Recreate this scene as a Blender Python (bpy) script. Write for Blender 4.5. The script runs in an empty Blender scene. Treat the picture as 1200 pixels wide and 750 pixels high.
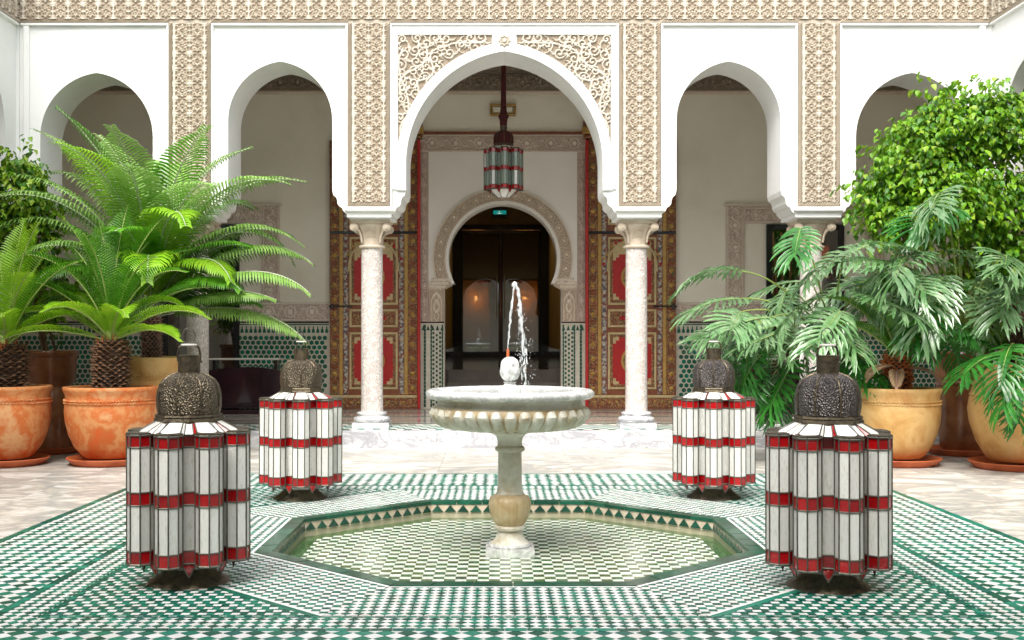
import bpy, math, random
import numpy as np
from mathutils import Vector, Matrix
random.seed(7); np.random.seed(7)
R = math.radians
S = bpy.context.scene
C = S.collection
PI = math.pi
# ---------------------------------------------------------------- camera
cam = bpy.data.cameras.new('camera'); cob = bpy.data.objects.new('camera', cam); C.objects.link(cob)
cob.location = (-0.075, 0, 1.2); cob.rotation_euler = (R(90), 0, 0)
cam.sensor_width = 36; cam.lens = 1330 / 1200 * 36
cam.shift_x = 0.0142; cam.shift_y = 0.015
cam.clip_start = 0.05; cam.clip_end = 400
S.camera = cob
# ---------------------------------------------------------------- world, sun, exposure
SUN_EL, SUN_AZ = 54, 197          # high and behind the camera
w = bpy.data.worlds.new('World'); S.world = w; w.use_nodes = True
nt = w.node_tree; bg = nt.nodes['Background']
sky = nt.nodes.new('ShaderNodeTexSky'); sky.sky_type = 'NISHITA'; sky.sun_disc = False
sky.sun_elevation = R(SUN_EL); sky.sun_rotation = R(SUN_AZ); sky.dust_density = 4; sky.air_density = 1.2
hs = nt.nodes.new('ShaderNodeHueSaturation'); hs.inputs['Saturation'].default_value = 0.3
nt.links.new(sky.outputs[0], hs.inputs['Color']); nt.links.new(hs.outputs[0], bg.inputs[0])
bg.inputs[1].default_value = 0.15
sl = bpy.data.lights.new('sun', 'SUN'); sl.energy = 1.8; sl.angle = R(45); sl.color = (1, .96, .9)
so = bpy.data.objects.new('sun', sl); C.objects.link(so)
az = R(SUN_AZ)
sd = Vector((math.sin(az) * math.cos(R(SUN_EL)), math.cos(az) * math.cos(R(SUN_EL)), math.sin(R(SUN_EL))))
so.rotation_euler = sd.to_track_quat('Z', 'Y').to_euler(); so.location = (0, 0, 20)
S.view_settings.view_transform = 'Standard'; S.view_settings.look = 'None'
S.view_settings.exposure = 1.18; S.view_settings.gamma = 1
S.render.engine = 'CYCLES'
S.cycles.use_denoising = True; S.cycles.max_bounces = 10; S.cycles.diffuse_bounces = 9
S.cycles.transparent_max_bounces = 12

# ---------------------------------------------------------------- materials
MT = {}
def mat(name, cols, scale=6, rough=.5, bump=0, bscale=None, metal=0, coat=0, spec=.5, detail=6, kind='noise',
        rnd=0, dist=0, world=False, stretch=None, subsurf=0, transl=0, alpha=None):
    m = bpy.data.materials.new(name); m.use_nodes = True; t = m.node_tree; N = t.nodes; L = t.links
    b = N['Principled BSDF']
    b.inputs['Roughness'].default_value = rough; b.inputs['Metallic'].default_value = metal
    b.inputs['Coat Weight'].default_value = coat; b.inputs['Coat Roughness'].default_value = .05
    b.inputs['Specular IOR Level'].default_value = spec
    if world:
        g = N.new('ShaderNodeNewGeometry'); vec = g.outputs['Position']
    else:
        g = N.new('ShaderNodeTexCoord'); vec = g.outputs['Object']
    oi = N.new('ShaderNodeObjectInfo')
    if rnd:
        ad = N.new('ShaderNodeVectorMath'); ad.operation = 'ADD'
        cx = N.new('ShaderNodeVectorMath'); cx.operation = 'SCALE'; cx.inputs['Scale'].default_value = 40
        cc = N.new('ShaderNodeCombineXYZ')
        for i in range(3): L.new(oi.outputs['Random'], cc.inputs[i])
        L.new(cc.outputs[0], cx.inputs[0]); L.new(vec, ad.inputs[0]); L.new(cx.outputs[0], ad.inputs[1]); vec = ad.outputs[0]
    if stretch:
        mp = N.new('ShaderNodeMapping'); mp.inputs['Scale'].default_value = stretch; L.new(vec, mp.inputs[0]); vec = mp.outputs[0]
    if kind == 'voronoi':
        tx = N.new('ShaderNodeTexVoronoi'); tx.inputs['Scale'].default_value = scale
        sx = N.new('ShaderNodeSeparateColor'); L.new(vec, tx.inputs['Vector']); L.new(tx.outputs['Color'], sx.inputs[0]); fac = sx.outputs[0]
    elif kind == 'marble':
        tx = N.new('ShaderNodeTexNoise'); tx.inputs['Scale'].default_value = scale; tx.inputs['Detail'].default_value = 9
        tx.inputs['Distortion'].default_value = dist or 1.6; tx.inputs['Roughness'].default_value = .62
        L.new(vec, tx.inputs['Vector'])
        s1 = N.new('ShaderNodeMath'); s1.operation = 'SUBTRACT'; s1.inputs[1].default_value = .5; L.new(tx.outputs[0], s1.inputs[0])
        s2 = N.new('ShaderNodeMath'); s2.operation = 'ABSOLUTE'; L.new(s1.outputs[0], s2.inputs[0])
        s3 = N.new('ShaderNodeMath'); s3.operation = 'MULTIPLY'; s3.inputs[1].default_value = 6; s3.use_clamp = True
        L.new(s2.outputs[0], s3.inputs[0]); fac = s3.outputs[0]
    else:
        tx = N.new('ShaderNodeTexNoise'); tx.inputs['Scale'].default_value = scale; tx.inputs['Detail'].default_value = detail
        tx.inputs['Distortion'].default_value = dist; tx.inputs['Roughness'].default_value = .6
        L.new(vec, tx.inputs['Vector']); fac = tx.outputs[0]
    rp = N.new('ShaderNodeValToRGB'); L.new(fac, rp.inputs[0]); e = rp.color_ramp.elements
    n = len(cols)
    lo, hi = (.3, .7) if kind == 'noise' else (0, 1)
    while len(e) < n: e.new(.5)
    if kind == 'voronoi': rp.color_ramp.interpolation = 'CONSTANT'
    for i, c in enumerate(cols):
        e[i].position = lo + (hi - lo) * i / (n if kind == 'voronoi' else max(1, n - 1)); e[i].color = (*c, 1)
    col = rp.outputs[0]
    if rnd:
        hv = N.new('ShaderNodeHueSaturation'); mr = N.new('ShaderNodeMapRange')
        mr.inputs['To Min'].default_value = 1 - rnd; mr.inputs['To Max'].default_value = 1 + rnd
        L.new(oi.outputs['Random'], mr.inputs[0]); L.new(mr.outputs[0], hv.inputs['Value']); L.new(col, hv.inputs['Color']); col = hv.outputs[0]
    L.new(col, b.inputs['Base Color'])
    if bump:
        if kind == 'hammer' or bscale and bscale < 0:
            bt = N.new('ShaderNodeTexVoronoi'); bt.inputs['Scale'].default_value = abs(bscale); L.new(vec, bt.inputs['Vector'])
        else:
            bt = N.new('ShaderNodeTexNoise'); bt.inputs['Scale'].default_value = bscale or scale * 4; bt.inputs['Detail'].default_value = 5
            L.new(vec, bt.inputs['Vector'])
        bp = N.new('ShaderNodeBump'); bp.inputs['Strength'].default_value = bump; bp.inputs['Distance'].default_value = .01
        L.new(bt.outputs[0], bp.inputs['Height']); L.new(bp.outputs[0], b.inputs['Normal'])
    if subsurf: b.inputs['Subsurface Weight'].default_value = subsurf
    if transl:
        tr = N.new('ShaderNodeBsdfTranslucent'); L.new(col, tr.inputs[0]); mx = N.new('ShaderNodeMixShader'); mx.inputs[0].default_value = transl
        L.new(b.outputs[0], mx.inputs[1]); L.new(tr.outputs[0], mx.inputs[2]); L.new(mx.outputs[0], N['Material Output'].inputs[0])
    MT[name] = m
    return m
def emit(name, col, s):
    m = bpy.data.materials.new(name); m.use_nodes = True; b = m.node_tree.nodes['Principled BSDF']
    b.inputs['Base Color'].default_value = (*col, 1); b.inputs['Emission Color'].default_value = (*col, 1)
    b.inputs['Emission Strength'].default_value = s; MT[name] = m; return m

mat('white_plaster', [(.72, .73, .71), (.80, .80, .78), (.84, .84, .82)], 1.1, .75, .2, 14, world=True)
mat('gallery_plaster', [(.68, .64, .53), (.78, .74, .63), (.83, .79, .69)], .8, .85, .12, 18, world=True)
mat('portal_plaster', [(.76, .73, .67), (.82, .79, .73)], 1.2, .8, .06, 30, world=True)
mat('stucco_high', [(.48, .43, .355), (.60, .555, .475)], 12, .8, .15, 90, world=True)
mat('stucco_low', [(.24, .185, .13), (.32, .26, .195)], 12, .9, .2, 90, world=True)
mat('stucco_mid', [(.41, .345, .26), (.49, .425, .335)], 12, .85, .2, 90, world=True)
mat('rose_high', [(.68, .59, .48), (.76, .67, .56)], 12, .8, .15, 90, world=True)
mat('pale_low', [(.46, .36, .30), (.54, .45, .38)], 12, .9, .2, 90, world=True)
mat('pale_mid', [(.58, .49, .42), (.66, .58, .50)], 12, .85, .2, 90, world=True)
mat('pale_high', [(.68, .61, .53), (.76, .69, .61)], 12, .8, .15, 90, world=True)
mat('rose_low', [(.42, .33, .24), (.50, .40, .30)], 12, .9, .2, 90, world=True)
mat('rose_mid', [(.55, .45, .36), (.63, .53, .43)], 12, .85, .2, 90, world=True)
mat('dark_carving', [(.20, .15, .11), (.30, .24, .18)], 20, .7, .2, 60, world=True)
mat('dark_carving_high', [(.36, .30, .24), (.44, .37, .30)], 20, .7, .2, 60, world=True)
mat('pink_marble', [(.40, .34, .31), (.64, .59, .55), (.75, .71, .67), (.71, .66, .62)], 16, .25, .03, 30, coat=.2, kind='marble', dist=2)
mat('capital_stone', [(.46, .37, .27), (.66, .58, .47)], 8, .6, .1, 40)
mat('white_marble', [(.34, .34, .37), (.63, .63, .64), (.74, .735, .73), (.77, .76, .75)], 1.3, .16, .015, 14, coat=.25, kind='marble', world=True, stretch=(1, 2.4, 2))
mat('floor_marble', [(.33, .33, .32), (.52, .48, .41), (.65, .635, .59), (.69, .68, .65)], 1.1, .4, .02, 14, coat=.12, kind='marble', world=True, stretch=(1, 1.6, 1), rnd=.06)
mat('basin_marble', [(.45, .46, .45), (.72, .72, .70), (.80, .80, .78)], 4, .25, .04, 40, kind='marble', coat=.2)
mat('aged_marble', [(.34, .26, .14), (.50, .47, .37), (.64, .63, .56), (.56, .56, .47)], 7, .4, .25, 50)
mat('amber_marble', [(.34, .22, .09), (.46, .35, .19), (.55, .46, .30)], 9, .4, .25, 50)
for i, c in enumerate([(.003, .15, .09), (.006, .20, .125), (.002, .10, .062), (.012, .25, .165), (.010, .14, .11)]):
    mat('green_glaze_%d' % i, [tuple(x * .72 for x in c), c], 40, .38, .05, 60, coat=.06, spec=.3, rnd=.2, world=True)
for i, c in enumerate([(.76, .75, .73), (.80, .79, .77), (.70, .69, .65)]):
    mat('white_glaze_%d' % i, [tuple(x * .93 for x in c), c], 30, .4, .05, 60, coat=.05, spec=.3, rnd=.04, world=True)
for i, c in enumerate([(.008, .13, .02), (.02, .17, .02), (.06, .15, .008), (.03, .06, .02)]):
    mat('pool_green_%d' % i, [tuple(x * .6 for x in c), c], 22, .2, .05, 60, coat=.5, rnd=.25, world=True)
for i, c in enumerate([(.84, .84, .81), (.84, .83, .79), (.76, .76, .72)]):
    mat('pool_white_%d' % i, [tuple(x * v for x, v in zip(c, (.72, .76, .66))), c, c], 9, .3, .05, 60, rnd=.12, world=True)
mat('rim_glaze', [(.002, .05, .028), (.006, .10, .055)], 14, .3, .05, 60, coat=.2, rnd=.3)
mat('triangle_glaze', [(.004, .05, .03), (.01, .085, .05)], 14, .3, .05, 60, coat=.2, rnd=.3)
mat('grout', [(.42, .40, .36), (.55, .53, .48)], 20, .9, .1, 80, world=True)
mat('cream_glaze', [(.52, .42, .30), (.66, .56, .44)], 20, .3, .05, 60, coat=.3)
mat('dado_cream', [(.50, .47, .38), (.62, .58, .48)], 14, .3, .05, 60, coat=.3)
mat('rose_stone', [(.50, .43, .40), (.62, .56, .52)], 3, .12, .01, 20, coat=.3, world=True)
mat('corridor_stone', [(.10, .08, .07), (.17, .14, .12)], 2, .09, .01, 20, coat=.4, world=True)
mat('corridor_wall', [(.42, .30, .10), (.52, .38, .15)], 2, .7, .05, 20, world=True)
mat('black_metal', [(.006, .006, .007), (.015, .015, .018)], 10, .25, 0, coat=.3)
mat('lacquer', [(.008, .005, .007), (.03, .012, .02)], 4, .12, 0, coat=.8)
mat('bronze', [(.05, .04, .028), (.12, .10, .07), (.17, .13, .07)], 30, .42, .3, 120, metal=.85, rnd=.1)
mat('lead_came', [(.09, .085, .07), (.18, .17, .14)], 30, .45, .2, 120, metal=.7)
mat('hammered_bronze', [(.05, .035, .018), (.15, .125, .09), (.055, .042, .028)], 75, .38, .9, -110, metal=.95)
mat('hammered_steel', [(.03, .026, .024), (.13, .115, .11), (.05, .045, .04)], 75, .4, .9, -110, metal=.95)
mat('milk_glass', [(.68, .68, .60), (.86, .86, .82), (.80, .80, .75)], 5, .16, .3, 25, coat=.5, rnd=.14, transl=.12)
mat('sage_glass', [(.18, .25, .20), (.32, .38, .32)], 5, .16, .12, 40, coat=.5, rnd=.15)
mat('red_glass', [(.26, .002, .004), (.44, .006, .008)], 12, .12, .1, 40, coat=.7, rnd=.25)
mat('maroon_silk', [(.035, .004, .006), (.10, .008, .01)], 30, .8, .4, 120)
mat('terracotta', [(.62, .10, .012), (.54, .14, .03), (.64, .30, .11), (.58, .14, .025), (.66, .36, .16), (.60, .17, .035)], 2.6, .75, .3, 30, rnd=.05, dist=.1, detail=9)
mat('orange_clay', [(.40, .07, .02), (.55, .13, .04), (.48, .12, .04)], 5, .6, .15, 40)
mat('ochre_clay', [(.40, .19, .05), (.54, .31, .10), (.62, .40, .16), (.48, .24, .07)], 3.2, .7, .25, 30, dist=.5)
mat('brown_clay', [(.14, .045, .018), (.26, .10, .04), (.34, .15, .06)], 5, .32, .2, 30, coat=.3)
mat('soil', [(.03, .02, .012), (.07, .045, .03)], 30, .95, .6, 60)
mat('bark_scale', [(.05, .02, .012), (.16, .08, .04), (.24, .13, .07)], 18, .85, .4, 80, rnd=.1)
mat('bark_fibre', [(.35, .07, .015), (.50, .16, .04)], 18, .85, .4, 80)
mat('rose_bark', [(.28, .14, .11), (.46, .28, .24)], 18, .85, .4, 80)
mat('wood_stem', [(.10, .055, .03), (.2, .12, .07)], 18, .85, .4, 60)
mat('bamboo', [(.45, .24, .08), (.58, .34, .12)], 8, .5, .1, 60)
mat('frond_deep', [(.05, .19, .008), (.09, .28, .015), (.15, .37, .02)], 7, .38, 0, rnd=.22, transl=.3, world=True)
mat('frond_sage', [(.13, .28, .04), (.21, .38, .08), (.31, .48, .14)], 6, .24, 0, rnd=.2, transl=.3, world=True)
mat('frond_bright', [(.16, .40, .012), (.25, .50, .018), (.36, .60, .03)], 7, .38, 0, rnd=.15, transl=.35, world=True)
mat('frond_dry', [(.34, .20, .10), (.50, .34, .20)], 9, .8, 0)
mat('rachis', [(.22, .30, .06), (.34, .42, .12)], 7, .5, 0)
mat('pale_rachis', [(.34, .38, .26), (.46, .50, .36)], 7, .5, 0)
mat('philo_pale', [(.06, .17, .045), (.13, .26, .10), (.26, .38, .20)], 9, .16, .25, 30, coat=.8, rnd=.25, transl=.2, world=True)
mat('philo_deep', [(.012, .09, .012), (.03, .17, .02), (.05, .24, .03)], 6, .26, .1, 40, coat=.3, rnd=.25, transl=.25, world=True)
mat('vine_leaf', [(.10, .26, .008), (.17, .37, .012), (.27, .48, .02)], 5, .4, 0, rnd=.35, transl=.35, world=True)
mat('vine_leaf_dark', [(.04, .16, .008), (.08, .24, .012)], 5, .45, 0, rnd=.3, transl=.3, world=True)
mat('vine_leaf_young', [(.27, .42, .02), (.34, .50, .05)], 5, .4, 0, rnd=.2, transl=.35, world=True)
mat('gilt', [(.34, .19, .04), (.50, .31, .08)], 22, .45, .3, 90)
mat('cream_paint', [(.44, .33, .15), (.58, .47, .26)], 25, .5, .15, 90)
mat('red_paint', [(.34, .006, .006), (.44, .012, .01)], 12, .4, .1, 60)
mat('edge_red', [(.40, .008, .01), (.50, .02, .02)], 12, .4, .1, 60)
mat('door_brown', [(.16, .04, .015), (.26, .08, .025)], 20, .45, .3, 60)
mat('painted_ornament', [(.20, .045, .013), (.34, .17, .04), (.04, .06, .03), (.26, .03, .012), (.36, .24, .10), (.09, .025, .012)], 95, .5, .4, 90, kind='voronoi', world=True)
mat('painted_beads', [(.28, .24, .20), (.09, .08, .10), (.40, .33, .24), (.20, .05, .03)], 40, .4, .3, 90, kind='voronoi', world=True)
mat('stone_grey', [(.42, .40, .36), (.52, .5, .46)], 5, .6, .1, 40)
mat('socket_gold', [(.30, .18, .05), (.42, .27, .09)], 12, .4, .1, 60, metal=.3)
mat('amber_panel', [(.30, .10, .01), (.60, .26, .03), (.10, .03, .01)], 4, .5, .2, 30)
emit('lamp_face', (1, .8, .5), 6)
emit('red_glow', (1, .12, .02), 1.1)
emit('exit_green', (.01, .35, .30), .25)
emit('soft_white', (.8, .9, .8), .25)
# dark shop glass: see-through a little, mirrors the court
def dark_glass(name, tint):
    m = bpy.data.materials.new(name); m.use_nodes = True; t = m.node_tree; N = t.nodes; L = t.links
    b = N['Principled BSDF']; b.inputs['Base Color'].default_value = (*tint, 1); b.inputs['Roughness'].default_value = .02
    b.inputs['IOR'].default_value = 4.2
    tr = N.new('ShaderNodeBsdfTransparent'); tr.inputs[0].default_value = (.75, .75, .75, 1)
    mx = N.new('ShaderNodeMixShader'); mx.inputs[0].default_value = .75
    L.new(tr.outputs[0], mx.inputs[1]); L.new(b.outputs[0], mx.inputs[2]); L.new(mx.outputs[0], N['Material Output'].inputs[0])
    MT[name] = m
dark_glass('door_glass', (.006, .007, .009))
def water_mat(name, col, rough, bump, scale, fac):
    m = bpy.data.materials.new(name); m.use_nodes = True; t = m.node_tree; N = t.nodes; L = t.links
    g = N.new('ShaderNodeBsdfGlossy'); g.inputs['Roughness'].default_value = rough; g.inputs[0].default_value = (.9, .9, .9, 1)
    tr = N.new('ShaderNodeBsdfTransparent'); tr.inputs[0].default_value = (*col, 1)
    fr = N.new('ShaderNodeFresnel'); fr.inputs[0].default_value = 1.33
    mx = N.new('ShaderNodeMixShader'); nz = N.new('ShaderNodeTexNoise'); nz.inputs['Scale'].default_value = scale; nz.inputs['Detail'].default_value = 3
    geo = N.new('ShaderNodeNewGeometry'); L.new(geo.outputs['Position'], nz.inputs['Vector'])
    bp = N.new('ShaderNodeBump'); bp.inputs['Strength'].default_value = bump; bp.inputs['Distance'].default_value = .01
    wv = N.new('ShaderNodeTexWave'); wv.wave_type = 'RINGS'; wv.rings_direction = 'Z'; wv.inputs['Scale'].default_value = 5; wv.inputs['Distortion'].default_value = 1.5
    mp = N.new('ShaderNodeMapping'); mp.inputs['Location'].default_value = (-.05, -6.75, 0); L.new(geo.outputs['Position'], mp.inputs[0]); L.new(mp.outputs[0], wv.inputs[0])
    am = N.new('ShaderNodeMath'); am.operation = 'MULTIPLY_ADD'; am.inputs[1].default_value = .22; L.new(wv.outputs[1], am.inputs[0]); L.new(nz.outputs[0], am.inputs[2])
    L.new(am.outputs[0], bp.inputs['Height']); L.new(bp.outputs[0], g.inputs['Normal']); L.new(bp.outputs[0], fr.inputs['Normal'])
    mu = N.new('ShaderNodeMath'); mu.operation = 'MULTIPLY'; mu.inputs[1].default_value = fac; L.new(fr.outputs[0], mu.inputs[0])
    L.new(mu.outputs[0], mx.inputs[0]); L.new(tr.outputs[0], mx.inputs[1]); L.new(g.outputs[0], mx.inputs[2])
    L.new(mx.outputs[0], N['Material Output'].inputs[0]); MT[name] = m
water_mat('pool_water', (.97, .99, .97), .02, .5, 20, .5)
water_mat('basin_water', (.9, .94, .92), .03, .4, 30, 1)
m = bpy.data.materials.new('jet_water'); m.use_nodes = True
N = m.node_tree.nodes; L = m.node_tree.links; b = N['Principled BSDF']
b.inputs['Base Color'].default_value = (.85, .88, .88, 1); b.inputs['Roughness'].default_value = .08
tr = N.new('ShaderNodeBsdfTransparent'); nz = N.new('ShaderNodeTexNoise'); nz.inputs['Scale'].default_value = 60
tc = N.new('ShaderNodeTexCoord'); mp = N.new('ShaderNodeMapping'); mp.inputs['Scale'].default_value = (1, 1, .25)
L.new(tc.outputs['Object'], mp.inputs[0]); L.new(mp.outputs[0], nz.inputs['Vector'])
rp = N.new('ShaderNodeValToRGB'); rp.color_ramp.elements[0].position = .35; rp.color_ramp.elements[1].position = .6
rp.color_ramp.elements[0].color = (.06, .06, .06, 1); rp.color_ramp.elements[1].color = (.75, .75, .75, 1)
L.new(nz.outputs[0], rp.inputs[0]); mx = N.new('ShaderNodeMixShader'); L.new(rp.outputs[0], mx.inputs[0])
L.new(tr.outputs[0], mx.inputs[1]); L.new(b.outputs[0], mx.inputs[2]); L.new(mx.outputs[0], N['Material Output'].inputs[0])
MT['jet_water'] = m

# ---------------------------------------------------------------- mesh helpers
class MB:
    def __init__(s): s.v = []; s.f = []; s.m = []; s.mats = []
    def mi(s, name):
        if name not in s.mats: s.mats.append(name)
        return s.mats.index(name)
    def add(s, vs, fs, mn):
        b = len(s.v); i = s.mi(mn); s.v.extend(tuple(p) for p in vs)
        for f in fs: s.f.append(tuple(b + k for k in f)); s.m.append(i)
    def box(s, x0, x1, y0, y1, z0, z1, mn):
        s.add([(x0, y0, z0), (x1, y0, z0), (x1, y1, z0), (x0, y1, z0), (x0, y0, z1), (x1, y0, z1), (x1, y1, z1), (x0, y1, z1)],
              [(0, 3, 2, 1), (4, 5, 6, 7), (0, 1, 5, 4), (1, 2, 6, 5), (2, 3, 7, 6), (3, 0, 4, 7)], mn)
    def bbox(s, x0, x1, y0, y1, z0, z1, mn, bv=.005):     # box with chamfered front (-y) edges
        s.add([(x0, y0 + bv, z0), (x1, y0 + bv, z0), (x1, y1, z0), (x0, y1, z0), (x0, y0 + bv, z1), (x1, y0 + bv, z1), (x1, y1, z1), (x0, y1, z1),
               (x0 + bv, y0, z0 + bv), (x1 - bv, y0, z0 + bv), (x1 - bv, y0, z1 - bv), (x0 + bv, y0, z1 - bv)],
              [(0, 3, 2, 1), (4, 5, 6, 7), (1, 2, 6, 5), (2, 3, 7, 6), (3, 0, 4, 7), (8, 9, 10, 11), (0, 1, 9, 8), (1, 5, 10, 9), (5, 4, 11, 10), (4, 0, 8, 11)], mn)
    def lathe(s, prof, seg, mn, c=(0, 0, 0), wob=None, closed=True, a0=0):
        vs = []; fs = []; n = len(prof)
        for j, (r, z) in enumerate(prof):
            for i in range(seg):
                a = a0 + 2 * PI * i / seg; rr = r * (wob(a, z, j) if wob else 1)
                vs.append((c[0] + rr * math.cos(a), c[1] + rr * math.sin(a), c[2] + z))
        for j in range(n - 1):
            for i in range(seg):
                k = (i + 1) % seg; fs.append((j * seg + i, j * seg + k, (j + 1) * seg + k, (j + 1) * seg + i))
        if closed:
            fs.append(tuple(range(seg - 1, -1, -1))); fs.append(tuple((n - 1) * seg + i for i in range(seg)))
        s.add(vs, fs, mn)
    def tube(s, pts, rad, seg, mn, caps=True):
        pts = [Vector(p) for p in pts]; vs = []; fs = []; n = len(pts)
        up = Vector((.13, .21, 1)).normalized()
        for i, p in enumerate(pts):
            d = (pts[min(i + 1, n - 1)] - pts[max(i - 1, 0)]).normalized()
            u = d.cross(up)
            if u.length < .05: u = d.cross(Vector((1, 0, 0)))
            u.normalize(); v = d.cross(u); r = rad[i] if hasattr(rad, '__len__') else rad
            for k in range(seg):
                a = 2 * PI * k / seg; vs.append(p + u * (r * math.cos(a)) + v * (r * math.sin(a)))
        for i in range(n - 1):
            for k in range(seg):
                q = (k + 1) % seg; fs.append((i * seg + k, i * seg + q, (i + 1) * seg + q, (i + 1) * seg + k))
        if caps: fs.append(tuple(range(seg - 1, -1, -1))); fs.append(tuple((n - 1) * seg + k for k in range(seg)))
        s.add(vs, fs, mn)
    def prism(s, poly, z0, z1, mn, bottom=False):        # convex poly in xy, counter-clockwise
        n = len(poly); vs = [(x, y, z0) for x, y in poly] + [(x, y, z1) for x, y in poly]
        fs = [tuple(range(n, 2 * n))] + [(i, (i + 1) % n, n + (i + 1) % n, n + i) for i in range(n)]
        if bottom: fs.append(tuple(range(n - 1, -1, -1)))
        s.add(vs, fs, mn)
    def build(s, name, parent=None, smooth=False, loc=None, rot=None, mesh_only=False):
        me = bpy.data.meshes.new(name); me.from_pydata(s.v, [], s.f)
        for mn in s.mats: me.materials.append(MT[mn])
        me.polygons.foreach_set('material_index', s.m)
        if smooth: me.polygons.foreach_set('use_smooth', [True] * len(s.f))
        me.update()
        if smooth and smooth != 'all':
            try: me.set_sharp_from_angle(angle=R(42))
            except Exception: pass
        if mesh_only: return me
        return link(name, me, parent, loc, rot)
def link(name, me, parent=None, loc=None, rot=None, sc=None):
    o = bpy.data.objects.new(name, me); C.objects.link(o)
    if parent: o.parent = parent
    if loc is not None: o.location = loc
    if rot is not None: o.rotation_euler = rot
    if sc is not None: o.scale = sc if hasattr(sc, '__len__') else (sc, sc, sc)
    return o
def tag(o, label=None, cat=None, group=None, kind=None):
    if label: o['label'] = label
    if cat: o['category'] = cat
    if group: o['group'] = group
    if kind: o['kind'] = kind
    return o
def thing(name, loc, label, cat, group=None, rz=0):
    o = bpy.data.objects.new(name, None); C.objects.link(o); o.location = loc; o.rotation_euler = (0, 0, rz)
    o.empty_display_size = .1
    return tag(o, label, cat, group)
def struct(mb, name, parent=None, smooth=False, label=None):
    o = mb.build(name, parent, smooth); o['kind'] = 'structure'
    if label: o['label'] = label
    return o
def copy_tree(o, parent=None):
    c = o.copy(); C.objects.link(c)
    if parent: c.parent = parent
    for ch in list(o.children): copy_tree(ch, c)
    return c
def clip(poly, planes):                                   # planes: (nx,ny,d) keep nx*x+ny*y<=d
    for nx, ny, d in planes:
        out = []; n = len(poly)
        for i in range(n):
            a = poly[i]; b = poly[(i + 1) % n]; da = nx * a[0] + ny * a[1] - d; db = nx * b[0] + ny * b[1] - d
            if da <= 0: out.append(a)
            if (da < 0 < db) or (db < 0 < da):
                t = da / (da - db); out.append((a[0] + t * (b[0] - a[0]), a[1] + t * (b[1] - a[1])))
        poly = out
        if len(poly) < 3: return None
    return poly
def area(p): return .5 * abs(sum(p[i][0] * p[(i + 1) % len(p)][1] - p[(i + 1) % len(p)][0] * p[i][1] for i in range(len(p))))
def inset(poly, g):
    cx = sum(p[0] for p in poly) / len(poly); cy = sum(p[1] for p in poly) / len(poly)
    out = []
    for x, y in poly:
        d = math.hypot(x - cx, y - cy) or 1; k = max(0, 1 - g * 1.35 / d); out.append((cx + (x - cx) * k, cy + (y - cy) * k))
    return out
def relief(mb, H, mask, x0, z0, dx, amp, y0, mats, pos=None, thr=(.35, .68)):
    """height grid H[iz, ix] (0..1) as a relief facing -y; faces coloured by height, darker low and lighter high"""
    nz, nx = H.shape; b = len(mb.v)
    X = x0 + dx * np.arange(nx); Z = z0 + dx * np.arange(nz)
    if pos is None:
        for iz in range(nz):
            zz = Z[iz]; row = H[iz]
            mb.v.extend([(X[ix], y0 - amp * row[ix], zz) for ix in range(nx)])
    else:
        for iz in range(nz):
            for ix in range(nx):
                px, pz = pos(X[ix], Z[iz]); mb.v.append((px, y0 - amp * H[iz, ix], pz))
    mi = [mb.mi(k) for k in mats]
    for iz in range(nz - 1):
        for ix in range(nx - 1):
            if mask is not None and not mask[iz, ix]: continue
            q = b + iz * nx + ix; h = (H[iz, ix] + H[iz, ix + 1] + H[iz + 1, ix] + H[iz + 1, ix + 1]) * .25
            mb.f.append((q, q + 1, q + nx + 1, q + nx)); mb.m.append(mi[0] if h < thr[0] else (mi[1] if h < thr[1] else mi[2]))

# ================================================================ SETTING: ground, courtyard floor
CY = 6.85
G = MB(); G.prism([(-40, -30), (40, -30), (40, 60), (-40, 60)], -.7, -.62, 'grout'); gr = struct(G, 'ground', label='bare ground under the courtyard')
floor = MB()
OA = [(math.cos(R(22.5 + 45 * k)), math.sin(R(22.5 + 45 * k))) for k in range(8)]
def octo(ap): r = ap / math.cos(R(22.5)); return [(r * c, CY + r * s) for c, s in OA]
# bed of grout with an octagonal hole for the pool
o_in = octo(1.335); sq = [(-5.7, CY - 5.9), (5.7, CY - 5.9), (5.7, 12.2), (-5.7, 12.2)]
vs = [(x, y, -.006) for x, y in o_in]
def sqp(k):
    c, s = OA[k]; t = 1 / max(abs(c), abs(s)); return (5.7 * c * t, CY + (5.9 if s < 0 else 5.35) * s * t)
vs += [(*sqp(k), -.006) for k in range(8)]
fs = [(k, (k + 1) % 8, 8 + (k + 1) % 8, 8 + k)[::-1] for k in range(8)]
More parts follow.
